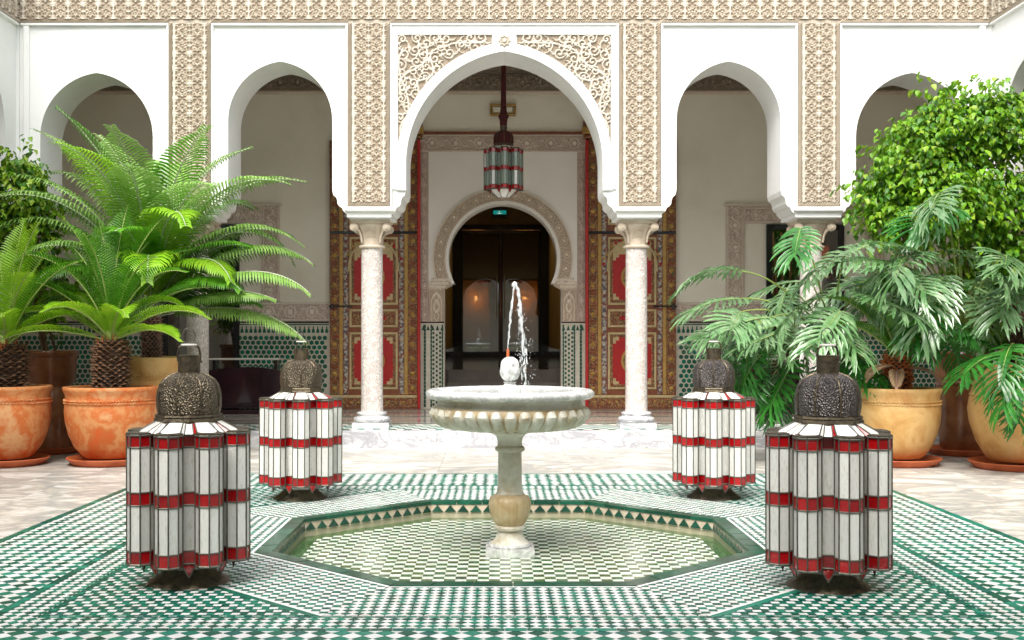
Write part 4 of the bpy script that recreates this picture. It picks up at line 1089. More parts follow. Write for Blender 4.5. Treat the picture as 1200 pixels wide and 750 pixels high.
        if arch:      # gilt horseshoe arch round the top of the field
            m_ = MB(); pts = [(-hw - .01, -.07, zt_ - .25), (-hw - .01, -.07, zt_ - .22)]
            for i in range(19):
                a_ = PI - PI * i / 18; pts.append(((hw + .005) * math.cos(a_), -.07, zt_ - .18 + (hw + .03) * math.sin(a_)))
            pts += [(hw + .01, -.07, zt_ - .22), (hw + .01, -.07, zt_ - .25)]
            m_.tube(pts, .014, 8, 'cream_paint'); m_.build('arch_bead', t)
            m_ = MB(); 
            for i in range(18):
                a_ = PI * (i + .5) / 18; r_ = hw + .06; m_.bbox(r_ * math.cos(a_) - .02, r_ * math.cos(a_) + .02, -.066, -.05, min(z1 + .05, zt_ - .18 + r_ * math.sin(a_)) - .02, min(z1 + .05, zt_ - .18 + r_ * math.sin(a_)) + .02, random.choice(['gilt', 'red_paint', 'door_brown']), .008)
            m_.build('arch_ornament', t)
    panel(.27, 1.06); panel(1.13, 1.38, small=True); panel(1.44, 2.38, arch=True)
    rail(-.6, .6, 2.42, 2.46, 'black_metal', -.075, 'joint_rail'); panel(2.55, 3.62)
    m_ = MB(); x0_ = sg * .62; m_.tube([(x0_, -.07, 1.42), (x0_ - sg * .33, -.07, 1.42)], .012, 8, 'black_metal'); m_.tube([(x0_ - sg * .05, -.07, 1.39), (x0_ - sg * .05, -.09, 1.45)], .02, 8, 'black_metal'); m_.build('bolt', t)
    # carved pivot bracket at the head
    m_ = MB(); xe = -sg * (W - .02)
    for k, (wd, z0_, z1_, dp) in enumerate(((.16, 3.74, 3.80, .12), (.20, 3.80, 3.90, .16), (.17, 3.90, 3.98, .2), (.14, 3.98, 4.06, .17), (.11, 4.06, 4.12, .12))):
        m_.bbox(xe - wd / 2 + .03 * sg * -1 * (k > 5), xe + wd / 2, -dp, .02, z0_, z1_ - .002, 'gilt' if k % 2 else 'painted_ornament', .02)
    m_.build('pivot_bracket', t)
for sg in (-1, 1): painted_door(sg)

# ================================================================ FOUNTAIN
fo = thing('fountain', (0, CY, z_b), 'white marble pedestal fountain with scalloped basin and pine cone jet, in the octagonal pool', 'fountain')
dz = -z_b
mb = MB(); mb.box(-.145, .145, -.145, .145, 0, .045, 'basin_marble'); mb.lathe([(.128, .046), (.132, .055), (.128, .066)], 36, 'basin_marble'); mb.build('base_plate', fo)
mb = MB(); Z = lambda z: z + dz
mb.lathe([(.118, Z(-.05)), (.10, Z(-.035)), (.083, Z(-.01)), (.074, Z(.02)), (.074, Z(.028)), (.09, Z(.034)), (.094, Z(.046)), (.088, Z(.058))], 40, 'aged_marble', closed=True); mb.build('foot', fo, True)
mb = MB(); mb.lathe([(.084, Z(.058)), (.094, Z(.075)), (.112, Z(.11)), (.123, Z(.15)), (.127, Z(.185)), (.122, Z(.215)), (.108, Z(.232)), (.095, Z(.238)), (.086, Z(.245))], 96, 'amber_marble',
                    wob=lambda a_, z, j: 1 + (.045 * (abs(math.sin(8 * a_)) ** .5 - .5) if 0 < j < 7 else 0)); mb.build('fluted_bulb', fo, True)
mb = MB(); mb.lathe([(.086, Z(.246)), (.078, Z(.262)), (.0735, Z(.29)), (.071, Z(.49)), (.072, Z(.498))], 40, 'aged_marble')
mb.lathe([(.074, Z(.499)), (.088, Z(.506)), (.091, Z(.517)), (.087, Z(.528)), (.076, Z(.534))], 40, 'aged_marble')
mb.lathe([(.075, Z(.535)), (.074, Z(.56)), (.082, Z(.59)), (.10, Z(.606)), (.12, Z(.612)), (.122, Z(.62)), (.115, Z(.626))], 40, 'aged_marble'); mb.build('pedestal', fo, True)
mb = MB()
gp = [(.11, .627), (.20, .632), (.31, .648), (.40, .672), (.448, .705), (.464, .735), (.460, .762), (.452, .772)]
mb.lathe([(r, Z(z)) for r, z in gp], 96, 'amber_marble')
NG = 36                                                   # gadroons: rounded tongues following the bowl
path = [(.448, .768), (.460, .758), (.465, .738), (.455, .715), (.434, .694), (.40, .673), (.35, .658), (.29, .646), (.22, .635)]
for k in range(NG):
    a_ = 2 * PI * k / NG; n = 9; vs = []
    for j, (r_, z_) in enumerate(path):
        u = j / 8; wj = (0.02, .72, .95, 1, 1, .97, .9, .8, .5)[j] * math.pi / NG * .88; hj = (0, .6, .95, 1, 1, .95, .8, .5, .1)[j] * .026
        nx_, nz_ = (.8, .6) if j < 2 else ((.95, -.2) if j < 4 else (.45, -.9))
        for i in range(n):
            q = (i / (n - 1) - .5) * 2; hh = hj * math.sqrt(max(0, 1 - q * q)); aa = a_ + wj * q; rr = r_ + nx_ * hh; vs.append((rr * math.cos(aa), rr * math.sin(aa), Z(z_ + nz_ * hh)))
    mb.add(vs, [(j * n + i + 1, j * n + i, (j + 1) * n + i, (j + 1) * n + i + 1) for j in range(8) for i in range(n - 1)], 'aged_marble')
mb.lathe([(.452, Z(.773)), (.438, Z(.782)), (.436, Z(.80)), (.448, Z(.815)), (.462, Z(.822))], 90, 'aged_marble', closed=False); mb.build('basin', fo, True)
mb = MB(); mb.lathe([(.455, Z(.820)), (.485, Z(.823)), (.503, Z(.833)), (.509, Z(.848)), (.505, Z(.862)), (.492, Z(.873)), (.47, Z(.877)), (.445, Z(.872)), (.42, Z(.856)), (.33, Z(.842)), (.15, Z(.832)), (.03, Z(.83))], 96, 'basin_marble', closed=False); mb.build('rim', fo, True)
mb = MB(); mb.add([(.445 * math.cos(2 * PI * i / 60), .445 * math.sin(2 * PI * i / 60), Z(.8625)) for i in range(60)], [tuple(range(60))], 'basin_water'); mb.build('basin_water', fo)
mb = MB(); mb.lathe([(.072, Z(.835)), (.066, Z(.88)), (.050, Z(.892)), (.034, Z(.905)), (.034, Z(.915)), (.044, Z(.92))], 32, 'basin_marble')
mb.build('finial_foot', fo, True)
mb = MB(); n = 26; zc, hh, rr = .995, .078, .057
mb.lathe([(rr * math.sin(math.acos(-1 + 2 * (i + .4) / (n + .8))) ** .85, Z(zc + hh * (-1 + 2 * (i + .4) / (n + .8)))) for i in range(n + 1)], 64, 'basin_marble',
         wob=lambda a_, z, j: 1 + .11 * max(math.sin(6 * a_ + z * 60), math.sin(-6 * a_ + z * 60)) * (1 if 2 < j < 24 else .2)); mb.build('pine_cone', fo, True)
mb = MB(); mb.lathe([(.007, Z(1.06)), (.009, Z(1.07)), (.008, Z(1.115)), (.005, Z(1.12))], 12, 'orange_clay', c=(-.012, 0, 0)); mb.build('nozzle', fo, True)
# jet: rising strand and falling strands
mb = MB(); rs = random.Random(3)
def tear(x, y, z, dx_, dz_, ln, r_):
    mb.tube([(x - dx_ * ln * .5, y, z - dz_ * ln * .5), (x - dx_ * ln * .2, y, z - dz_ * ln * .2), (x + dx_ * ln * .2, y, z + dz_ * ln * .2), (x + dx_ * ln * .5, y, z + dz_ * ln * .5)], [r_ * .15, r_ * .9, r_, r_ * .2], 6, 'jet_water')
for k in range(3):
    pts = [(-.012 + .038 * (t ** 1.3) + rs.uniform(-.003, .003) * (t + .3), rs.uniform(-.003, .003), Z(1.115 + .385 * t)) for t in [i / 20 for i in range(21)]]
    mb.tube(pts, [.0022 + .0012 * (i / 20) + rs.uniform(-.001, .0014) for i in range(21)], 7, 'jet_water')
for k in range(46):
    t = rs.random(); tear(-.012 + .038 * t ** 1.3 + rs.gauss(0, .0035), rs.gauss(0, .004), Z(1.12 + .38 * t), .1, 1, rs.uniform(.02, .05), rs.uniform(.0018, .004))
for k in range(150):
    t = rs.random(); tear(.032 + .06 * t ** .62 + rs.gauss(0, .004 + .007 * t), rs.gauss(0, .006), Z(1.505 - .62 * t ** 1.35), .12 * (1 - t), -1, rs.uniform(.018, .055), rs.uniform(.0016, .0045))
for k in range(2):
    pts = [(.032 + .06 * (i / 25) ** .62 + (.002 + .007 * i / 25) * math.sin(i * .9 + k * 2.1), .002 * k, Z(1.505 - .62 * (i / 25) ** 1.35)) for i in range(20)]
    mb.tube(pts, [.0015 + .003 * abs(math.sin(i * .9 + k)) for i in range(20)], 6, 'jet_water')
mb.lathe([(.004, -.02), (.014, -.012), (.018, 0), (.013, .013), (.004, .02)], 10, 'jet_water', c=(.028, 0, Z(1.505)), wob=lambda a_, z, j: 1 + .25 * math.sin(3 * a_ + z * 90))
for k in range(190):
    t = rs.random() ** .6; x = .035 + .06 * t ** .62 + rs.gauss(0, .012 + .025 * t); y = rs.gauss(0, .02 + .02 * t); z = Z(1.5 - .62 * t ** 1.35 + rs.uniform(-.02, .02)); r_ = rs.uniform(.0012, .0032)
    if z < Z(.87): z = Z(.87 + rs.random() * .05)
    mb.add([(x + r_, y, z), (x - r_, y, z), (x, y + r_, z), (x, y - r_, z), (x, y, z + r_ * 1.6), (x, y, z - r_ * 1.6)], [(0, 2, 4), (2, 1, 4), (1, 3, 4), (3, 0, 4), (2, 0, 5), (1, 2, 5), (3, 1, 5), (0, 3, 5)], 'jet_water')
for k in range(26):      # drips from the rim
    a_ = rs.uniform(PI, 2 * PI); rad = rs.choice([.46, .13, .12]); x, y = rad * math.cos(a_), rad * math.sin(a_); z = Z(rs.uniform(-.03, .6)); r_ = rs.uniform(.0015, .003)
    mb.add([(x + r_, y, z), (x - r_, y, z), (x, y + r_, z), (x, y - r_, z), (x, y, z + r_ * 2), (x, y, z - r_ * 2)], [(0, 2, 4), (2, 1, 4), (1, 3, 4), (3, 0, 4), (2, 0, 5), (1, 2, 5), (3, 1, 5), (0, 3, 5)], 'jet_water')
o = mb.build('water_jet', fo, 'all'); o['kind'] = 'stuff'

# ================================================================ LANTERNS
RC, RL = .240, .0635; BH0, BH1 = .115, .73
def lantern_meshes(hm):
    M = {}
    rows = [(BH0 + .008, BH0 + .062, 'r'), (BH0 + .068, .394, 'w'), (.400, .455, 'r'), (.461, BH1 - .062, 'w'), (BH1 - .056, BH1 - .008, 'r')]
    fw = 2 * RL * math.sin(PI / 8)     # face width of the octagonal lobe
    # faces of one lobe, centre at (RC,0), outward +x
    faces = []
    for k in range(-3, 4):
        a0, a1 = R(45 * k - 22.5), R(45 * k + 22.5)
        p0 = Vector((RC + RL * math.cos(a0), RL * math.sin(a0))); p1 = Vector((RC + RL * math.cos(a1), RL * math.sin(a1)))
        if (p0 + p1).length / 2 < .20: continue
        faces.append((p0, p1))
    M['faces'] = faces; M['rows'] = rows; M['fw'] = fw
    for c, mn in (('w', 'milk_glass'), ('s', 'sage_glass'), ('r', 'red_glass')):
        mb = MB(); mb.add([(0, -.5, -.5), (0, .5, -.5), (0, .5, .5), (0, -.5, .5)], [(0, 1, 2, 3)], mn)
        M[c] = mb.build('glass_pane', mesh_only=True)
    # came frame (all lead bars) + metal caps
    fr = MB()
    def bar(p, q, r=.0042): fr.tube([p, q], r, 6, 'lead_came')
    for k in range(8):
        a = R(45 * k); rot = lambda x, y: (x * math.cos(a) - y * math.sin(a), x * math.sin(a) + y * math.cos(a))
        pts = [faces[0][0]] + [f[1] for f in faces]
        for p in pts:
            x, y = rot(p.x, p.y); bar((x, y, BH0), (x, y, BH1), .0038)
        for z in [BH0 + .002, BH0 + .065, .397, .458, BH1 - .059, BH1 - .002]:
            for i in range(len(pts) - 1):
                x0, y0 = rot(pts[i].x, pts[i].y); x1, y1 = rot(pts[i + 1].x, pts[i + 1].y); bar((x0, y0, z), (x1, y1, z), 0.0038 if BH0 + .01 < z < BH1 - .01 else .0065)
            # recess panel bars
            b = R(45 * k + 22.5); e = pts[-1]; x0, y0 = rot(e.x, e.y); e2 = pts[0]; a2 = a + R(45)
            x1, y1 = e2.x * math.cos(a2) - e2.y * math.sin(a2), e2.x * math.sin(a2) + e2.y * math.cos(a2); bar((x0, y0, z), (x1, y1, z), .0038)
        # lobe cap: plate on top with shallow rim
        n = 8; vs = []
        for (rr, z) in ((RL + .004, BH1), (RL + .004, BH1 + .008), (RL - .012, BH1 + .014), (RL * .5, BH1 + .006)):
            for i in range(n):
                t = R(45 * i + 22.5); x, y = rot(RC + rr * math.cos(t), rr * math.sin(t)); vs.append((x, y, z))
        fs = [(j * n + i, j * n + (i + 1) % n, (j + 1) * n + (i + 1) % n, (j + 1) * n + i) for j in range(3) for i in range(n)] + [tuple(3 * n + i for i in range(n))]
        fr.add(vs, fs, 'bronze')
        # lobe floor plate
        vs = [(*rot(RC + (RL + .003) * math.cos(R(45 * i + 22.5)), (RL + .003) * math.sin(R(45 * i + 22.5))), BH0 - .002) for i in range(n)]; fr.add(vs, [tuple(range(n - 1, -1, -1))], 'bronze')
        # pointed drip piece below the recess
        bx, by = math.cos(b), math.sin(b); tx, ty = -by, bx; rr = .222
        vs = [(bx * rr + tx * .03, by * rr + ty * .03, BH0), (bx * rr - tx * .03, by * rr - ty * .03, BH0), (bx * (rr - .012), by * (rr - .012), BH0 - .055), (bx * (rr - .03), by * (rr - .03), BH0)]
        fr.add(vs, [(1, 0, 2), (0, 3, 2), (3, 1, 2)], 'red_glass'); 
        bar(vs[0], vs[2], .004); bar(vs[1], vs[2], .004)
    M['frame'] = fr.build('lead_frame', mesh_only=True)
    # inner core so one cannot look through between lobes (white glass tube) and roof
    rf = MB(); r0, z0, r1, z1 = .205, BH1 + .004, .150, .786
    n = 16
    for k in range(16):
        hw_ = 13 if k % 2 == 0 else 5.5
        a0, a1 = R(22.5 * k - hw_), R(22.5 * k + hw_)
        b0_, b1_ = a1, R(22.5 * (k + 1) - (5.5 if k % 2 == 0 else 13))
        rr = .246 if k % 2 == 0 else .214
        rf.add([(rr * math.cos(a0), rr * math.sin(a0), z0), (rr * math.cos(a1), rr * math.sin(a1), z0), (r1 * math.cos(a1), r1 * math.sin(a1), z1), (r1 * math.cos(a0), r1 * math.sin(a0), z1)], [(0, 1, 2, 3)], 'milk_glass' if k % 2 == 0 else 'milk_glass')
        r2 = .214 if k % 2 == 0 else .246
        rf.add([(rr * math.cos(b0_), rr * math.sin(b0_), z0), (r2 * math.cos(b1_), r2 * math.sin(b1_), z0), (r1 * math.cos(b1_), r1 * math.sin(b1_), z1), (r1 * math.cos(b0_), r1 * math.sin(b0_), z1)], [(0, 1, 2, 3)], 'red_glass' if k % 2 else 'milk_glass')
        rf.tube([(rr * math.cos(a0), rr * math.sin(a0), z0), (r1 * math.cos(a0), r1 * math.sin(a0), z1)], .0035, 5, 'lead_came'); rf.tube([(rr * math.cos(a1), rr * math.sin(a1), z0), (r1 * math.cos(a1), r1 * math.sin(a1), z1)], .0035, 5, 'lead_came')
    M['roof'] = rf.build('glass_roof', mesh_only=True)
    # octagonal plate and ribbed dome
    pl = MB(); o8 = R(22.5)
    pl.lathe([(.150, .803), (.162, .806), (.166, .814), (.163, .824), (.157, .828), (.161, .834), (.158, .842), (.145, .848)], 8, 'bronze', a0=o8); M['plate'] = pl.build('octagon_plate', mesh_only=True)
    dm = MB(); dp = [(.146, .846), (.152, .88), (.153, .92), (.149, .955), (.139, .988), (.122, 1.013), (.098, 1.03), (.068, 1.04), (.056, 1.044)]
    dm.lathe(dp, 96, hm, wob=lambda a_, z, j: 1 + .035 * (abs(math.sin(4 * a_)) ** .6 - .6) * (1 if j < 7 else .3)); M['dome'] = dm.build('dome', smooth=True, mesh_only=True)
    rb = MB()
    for k in range(8):
        a = R(45 * k); rb.tube([((r * .985) * math.cos(a), (r * .985) * math.sin(a), z) for r, z in dp], .006, 6, 'bronze')
    M['ribs'] = rb.build('rib', mesh_only=True)
    nk = MB(); nk.lathe([(.054, 1.04), (.053, 1.05), (.053, 1.125), (.056, 1.128), (.050, 1.130)], 28, 'bronze'); 
    nk.lathe([(.008, 0), (.012, .004), (.006, .012)], 8, 'bronze', c=(.058, 0, 1.09)); M['neck'] = nk.build('neck', smooth=True, mesh_only=True)
    # base: funnel of glass, skirt with scallops
    bf = MB(); bf.lathe([(.218, BH0 - .002), (.15, .082), (.115, .07)], 8, 'milk_glass', a0=o8, closed=False)
    for k in range(8):
        a = o8 + R(45 * k); bf.tube([(.218 * math.cos(a), .218 * math.sin(a), BH0 - .003), (.16 * math.cos(a), .16 * math.sin(a), .08)], .005, 6, 'lead_came')
    M['funnel'] = bf.build('glass_funnel', mesh_only=True)
    sk = MB(); sk.lathe([(.118, .085), (.122, .072), (.135, .05), (.16, .025), (.19, .006), (.196, 0), (.185, 0)], 96, 'bronze', closed=False,
                        wob=lambda a_, z, j: 1 + (.04 * (abs(math.cos(4 * a_)) ** .7 - .5) * min(1, j / 3))); M['skirt'] = sk.build('foot_skirt', smooth=True, mesh_only=True)
    core = MB(); core.lathe([(.165, BH0), (.165, BH1)], 24, 'milk_glass'); M['core'] = core.build('inner_liner', smooth=True, mesh_only=True)
    return M
LM = {'a': lantern_meshes('hammered_bronze'), 'b': lantern_meshes('hammered_steel')}
def fit_pane(p0, p1, z0, z1, me, parent, inset_=.004):
    d = p1 - p0; c = (p0 + p1) / 2; nrm = math.atan2(c.y, c.x); 
    # outward normal of the segment
    n = Vector((d.y, -d.x)).normalized()
    ang = math.atan2(n.y, n.x)
    o = link('glass_pane', me, parent, (c.x - n.x * .001, c.y - n.y * .001, (z0 + z1) / 2), (0, random.uniform(-.006, .006), ang + random.uniform(-.01, .01)), (1, d.length - inset_, z1 - z0)); return o
def add_body(t, M, pale='w'):
    for k in range(8):
        a = R(45 * k); rot = Matrix.Rotation(a, 2)
        for (p0, p1) in M['faces']:
            q0, q1 = rot @ p0, rot @ p1
            for z0, z1, c in M['rows']:
                cc = c if c == 'r' else (pale if random.random() < .75 else 'w'); fit_pane(q0, q1, z0, z1, M[cc], t)
        e = rot @ M['faces'][-1][1]; e2 = Matrix.Rotation(a + R(45), 2) @ M['faces'][0][0]
        for z0, z1, c in M['rows']: fit_pane(e, e2, z0, z1, M[c if c == 'r' else pale], t)
    link('lead_frame', M['frame'], t); link('inner_liner', M['core'], t)
    link('glass_roof', M['roof'], t); 
    for nm, k_ in (('octagon_plate', 'plate'), ('dome', 'dome'), ('rib', 'ribs'), ('neck', 'neck')): link(nm, M[k_], t, (0, 0, -.026))
def floor_lantern(x, y, rz, style, label, ring):
    M = LM[style]; t = thing('lantern', (x, y, .001), label, 'lantern', 'floor lanterns round the pool', rz); t.rotation_euler = (R(random.uniform(-.5, .5)), R(random.uniform(-.6, .6)), rz)
    add_body(t, M); link('glass_funnel', M['funnel'], t); link('foot_skirt', M['skirt'], t)
    h = MB(); ca = ring; a2 = -rz + ca
    ux, uy = math.cos(a2), math.sin(a2)
    pts = [(ux * .052 * s, uy * .052 * s, z) for s, z in ((-1, 1.10), (-1.02, 1.135), (-.9, 1.165), (-.55, 1.178))] + [(ux * .052 * s, uy * .052 * s, z) for s, z in ((.55, 1.178), (.9, 1.165), (1.02, 1.135), (1, 1.10))]
    h.tube(pts[:4], .006, 6, 'bronze'); h.tube(pts[4:], .006, 6, 'bronze')
    h.lathe([(.036, 1.172), (.040, 1.177), (.036, 1.184)], 20, 'stone_grey'); h.build('handle', t, True, loc=(0, 0, -.026))
    rg_ = MB(); pts = [(ux * .030 * math.sin(2 * PI * i / 18) - uy * .008, uy * .030 * math.sin(2 * PI * i / 18) + ux * .008, 1.222 - .038 * math.cos(2 * PI * i / 18)) for i in range(19)]
    rg_.tube(pts, .0028, 6, 'lead_came'); rg_.build('ring', t, True, loc=(0, 0, -.026))
    return t
floor_lantern(-1.58, 5.54, R(37.5), 'a', 'large red and white glass lantern with bronze dome, near left of the pool', R(20))
floor_lantern(1.51, 5.44, R(6.5), 'b', 'large red and white glass lantern with dark steel dome, near right of the pool', R(10))
floor_lantern(-1.526, 8.37, R(10), 'a', 'rear left red and white glass lantern with pale disc and hook on top', R(60))
floor_lantern(1.53, 8.42, R(-11), 'b', 'rear right red and white glass lantern with dark dome, before the painted door', R(0))
# hanging lantern
t = thing('hanging_lantern', (.0, 14.2, 2.92), 'small hanging lantern of sage and red glass on a maroon cord under the centre arch', 'lantern')
sc = .82
body = bpy.data.objects.new('body', None); C.objects.link(body); body.parent = t; body.location = (0, 0, 0); body.scale = (sc, sc, sc); body.rotation_euler = (0, 0, R(4))
hang_meshes = lantern_meshes('maroon_silk'); add_body(body, hang_meshes, 's')
mb = MB(); mb.lathe([(.05, .0), (.10, .005), (.218, BH0 - .002)], 8, 'milk_glass', a0=R(22.5))
for k in range(8): mb.tube([(.218 * math.cos(R(22.5 + 45 * k)), .218 * math.sin(R(22.5 + 45 * k)), BH0 - .003), (.10 * math.cos(R(22.5 + 45 * k)), .10 * math.sin(R(22.5 + 45 * k)), .004)], .005, 6, 'lead_came')
mb.build('glass_bowl', body)
mb = MB(); pts = [(0, 0, .90), (0, 0, .98), (0, 0, 1.02), (0, 0, 1.06), (0, 0, 1.16), (0, 0, 2.195)]
mb.tube(pts, [.045, .05, .07, .045, .034, .03], 14, 'maroon_silk'); mb.build('cord', t, True)

# ================================================================ PLANTS
def curve_pts(az_, el, L_, droop, n=26, twist=0):
    """rachis curve: starts at elevation el, bends down by droop degrees in all"""
    p = Vector((0, 0, 0)); pts = [p.copy()]; tans = []
    for i in range(n):
        t = i / (n - 1); e = R(el - droop * 1.15 * t ** 1.8); a_ = az_ + twist * t
        d = Vector((math.cos(a_) * math.cos(e), math.sin(a_) * math.cos(e), math.sin(e))); tans.append(d); p = p + d * (L_ / n); pts.append(p.copy())
    tans.append(tans[-1]); return pts, tans
def frond(base, az_, el, L_, droop, mn, parent, ll=.17, npair=46, vee=28, lw=.009, twist=0, curl=.5, rach='rachis', start=.14, name='frond'):
    pts, tans = curve_pts(az_, el, L_, droop, twist=twist); mb = MB(); n = len(pts) - 1
    mb.tube(pts, [.011 * (1 - .8 * i / n) + .002 for i in range(n + 1)], 5, rach)
    for k in range(npair):
        t = start + (1 - start) * (k + .5) / npair; f = t * n; i = min(int(f), n - 1); q = pts[i].lerp(pts[i + 1], f - i); T = tans[i]
        side = T.cross(Vector((0, 0, 1)))
        if side.length < .05: side = Vector((-math.sin(az_), math.cos(az_), 0))
        side.normalize(); up = side.cross(T).normalized()
        s_ = math.sin(min(1, (t - start) / (1 - start) * 1.02 + .06) * PI) ** .5
        lt = ll * max(.22, s_) * random.uniform(.92, 1.06)
        fwd = .12 + .42 * t
        for sd in (-1, 1):
            d0 = (side * sd * math.cos(R(vee)) + up * math.sin(R(vee)) + T * fwd + Vector((0, 0, 0))).normalized()
            p0 = q; p1 = p0 + d0 * lt * .5; d1 = (d0 + Vector((0, 0, -curl * .5)) + T * .15).normalized(); p2 = p1 + d1 * lt * .3
            d2 = (d1 + Vector((0, 0, -curl))).normalized(); p3 = p2 + d2 * lt * .22
            wv = (T - d0 * T.dot(d0)).normalized() * lw
            mb.add([p0 - wv * .5, p0 + wv * .5, p1 - wv, p1 + wv, p2 - wv * .85, p2 + wv * .85, p3], [(0, 1, 3, 2), (2, 3, 5, 4), (4, 5, 6)], mn)
    return mb.build(name, parent, 'all', loc=base)
def cycad_trunk(parent, r, z0, z1, mn, loc=(0, 0), top='bark_fibre', name='trunk'):
    mb = MB(); n = 8; mb.lathe([(r * .8, z0), (r * .86, z0 + (z1 - z0) * .3), (r * .84, z0 + (z1 - z0) * .8), (r * .6, z1)], 20, 'soil', c=(loc[0], loc[1], 0))
    rows = int((z1 - z0) / .024); per = 13
    for j in range(rows):
        z = z0 + (z1 - z0) * (j + .4) / rows
        for i in range(per):
            a_ = 2 * PI * (i + .5 * (j % 2)) / per + random.uniform(-.06, .06); rr = r * random.uniform(.9, 1.06) * (1 if j < rows - 2 else .85)
            c, s_ = math.cos(a_), math.sin(a_); w_ = r * .22; h_ = .028
            base = [(rr * .8 * c - w_ * s_, rr * .8 * s_ + w_ * c, z - h_ * .5), (rr * .8 * c + w_ * s_, rr * .8 * s_ - w_ * c, z - h_ * .5), (rr * .84 * c, rr * .84 * s_, z + h_ * .6), (rr * 1.12 * c, rr * 1.12 * s_, z + random.uniform(0, .014))]
            mb.add([(x + loc[0], y + loc[1], zz) for x, y, zz in base], [(0, 1, 3), (1, 2, 3), (2, 0, 3)], mn)
    if top:
        for i in range(46):
            a_ = random.uniform(0, 2 * PI); c, s_ = math.cos(a_), math.sin(a_); rr = r * random.uniform(.3, .9); z = z1 - .05 + random.uniform(-.01, .03)
            mb.add([(loc[0] + rr * c - .008 * s_, loc[1] + rr * s_ + .008 * c, z), (loc[0] + rr * c + .008 * s_, loc[1] + rr * s_ - .008 * c, z), (loc[0] + rr * 1.25 * c, loc[1] + rr * 1.25 * s_, z + .09)], [(0, 1, 2)], top)
    return mb.build(name, parent)
def pot_mesh(prof, mn, rope=None, seed=0, seg=64):
    mb = MB(); ph = seed * 1.7
    mb.lathe(prof, seg, mn, closed=False, wob=lambda a_, z, j: 1 + .006 * math.sin(2 * a_ + ph) + .003 * math.sin(5 * a_ + ph + z * 8))
    return mb
def saucer(x, y, r, label, mn='orange_clay'):
    mb = MB(); mb.lathe([(r * .82, 0), (r * .86, .004), (r * .97, .05), (r, .062), (r * .985, .068), (r * .95, .062), (r * .84, .022), (0.01, .02)], 48, mn, closed=False)
    o = mb.build('saucer', None, True, loc=(x, y, .001)); return tag(o, label, 'saucer', 'clay saucers')
def bowl_pot(t, r, h, mn, rope_mat, seed):
    """wide-mouthed urn: rim roll, collar with a plaited cord, round belly drawn in to a small foot"""
    zz = lambda f: .025 + f * h
    pr = [(r * .52, zz(0)), (r * .60, zz(.03)), (r * .76, zz(.16)), (r * .88, zz(.34)), (r * .945, zz(.52)), (r * .965, zz(.66)), (r * .955, zz(.76)), (r * .94, zz(.84)), (r * .95, zz(.90)), (r * .99, zz(.945)), (r * 1.0, zz(.97)), (r * .985, zz(.995)), (r * .95, zz(1.0)), (r * .91, zz(.985)), (r * .89, zz(.9)), (r * .87, zz(.82))]
    mb = pot_mesh(pr, mn, seed=seed); mb.build('pot', t, True)
    rp = MB()
    for zf in (.775, .815):
        n = 90; rr = r * .962
        for i in range(n):
            a_ = 2 * PI * i / n; c, s_ = math.cos(a_), math.sin(a_); da = 2 * PI / n * .8; c2, s2 = math.cos(a_ + da), math.sin(a_ + da); k = 1 if zf < .8 else -1
            rp.tube([(rr * c, rr * s_, zz(zf) - .008 * k), (rr * 1.012 * math.cos(a_ + da / 2), rr * 1.012 * math.sin(a_ + da / 2), zz(zf)), (rr * c2, rr * s2, zz(zf) + .008 * k)], .0055, 5, rope_mat)
    rp.build('plaited_band', t)
    so_ = MB(); so_.lathe([(r * .88, zz(.86)), (r * .4, zz(.88)), (.01, zz(.885))], 32, 'soil', closed=False); so_.build('soil', t)
    return zz(.87)

# --- left: front cycad in a big terracotta pot
t = thing('potted_cycad', (-3.69, 10.62, .04), 'low bright green cycad in the large orange-stained terracotta pot behind the near left lantern', 'potted plant', 'potted cycads')
zb = bowl_pot(t, .43, .66, 'terracotta', 'terracotta', 1)
cycad_trunk(t, .175, zb, 1.12, 'bark_scale')
B = (0, 0, 1.10)
for az_, el, L_, dr, mn in [(188, 38, 1.0, 62, 'frond_bright'), (172, 62, .95, 88, 'frond_bright'), (200, 16, 1.02, 40, 'frond_bright'), (-8, 36, 1.05, 58, 'frond_bright'), (10, 60, .9, 95, 'frond_bright'), (-25, 20, .85, 48, 'frond_bright'),
                             (230, 50, .8, 70, 'frond_bright'), (300, 52, .75, 80, 'frond_bright'), (60, 78, 1.3, 45, 'frond_deep'), (120, 80, 1.35, 40, 'frond_deep'), (85, 84, 1.4, 25, 'frond_deep'), (30, 72, 1.25, 55, 'frond_deep'), (150, 74, 1.3, 50, 'frond_deep'),
                             (160, 50, 1.1, 40, 'frond_deep'), (20, 48, 1.1, 45, 'frond_deep'), (140, 62, 1.25, 40, 'frond_deep'), (45, 60, 1.25, 45, 'frond_deep'), (100, 70, 1.4, 30, 'frond_bright'), (70, 66, 1.3, 40, 'frond_deep'), (-40, 70, 1.15, 60, 'frond_deep'), (190, 52, 1.1, 45, 'frond_deep'), (170, 80, 1.25, 30, 'frond_deep'), (5, 80, 1.3, 30, 'frond_deep'), (262, 80, 1.15, 45, 'frond_deep'), (340, 66, 1.15, 70, 'frond_deep'), (210, 70, 1.2, 60, 'frond_deep')]:
    frond(B, R(az_), el, L_, dr, mn, t, ll=.20, npair=44, lw=.0075, curl=.5)
saucer(-3.69, 10.62, .40, 'orange clay saucer under the large orange-stained terracotta pot')
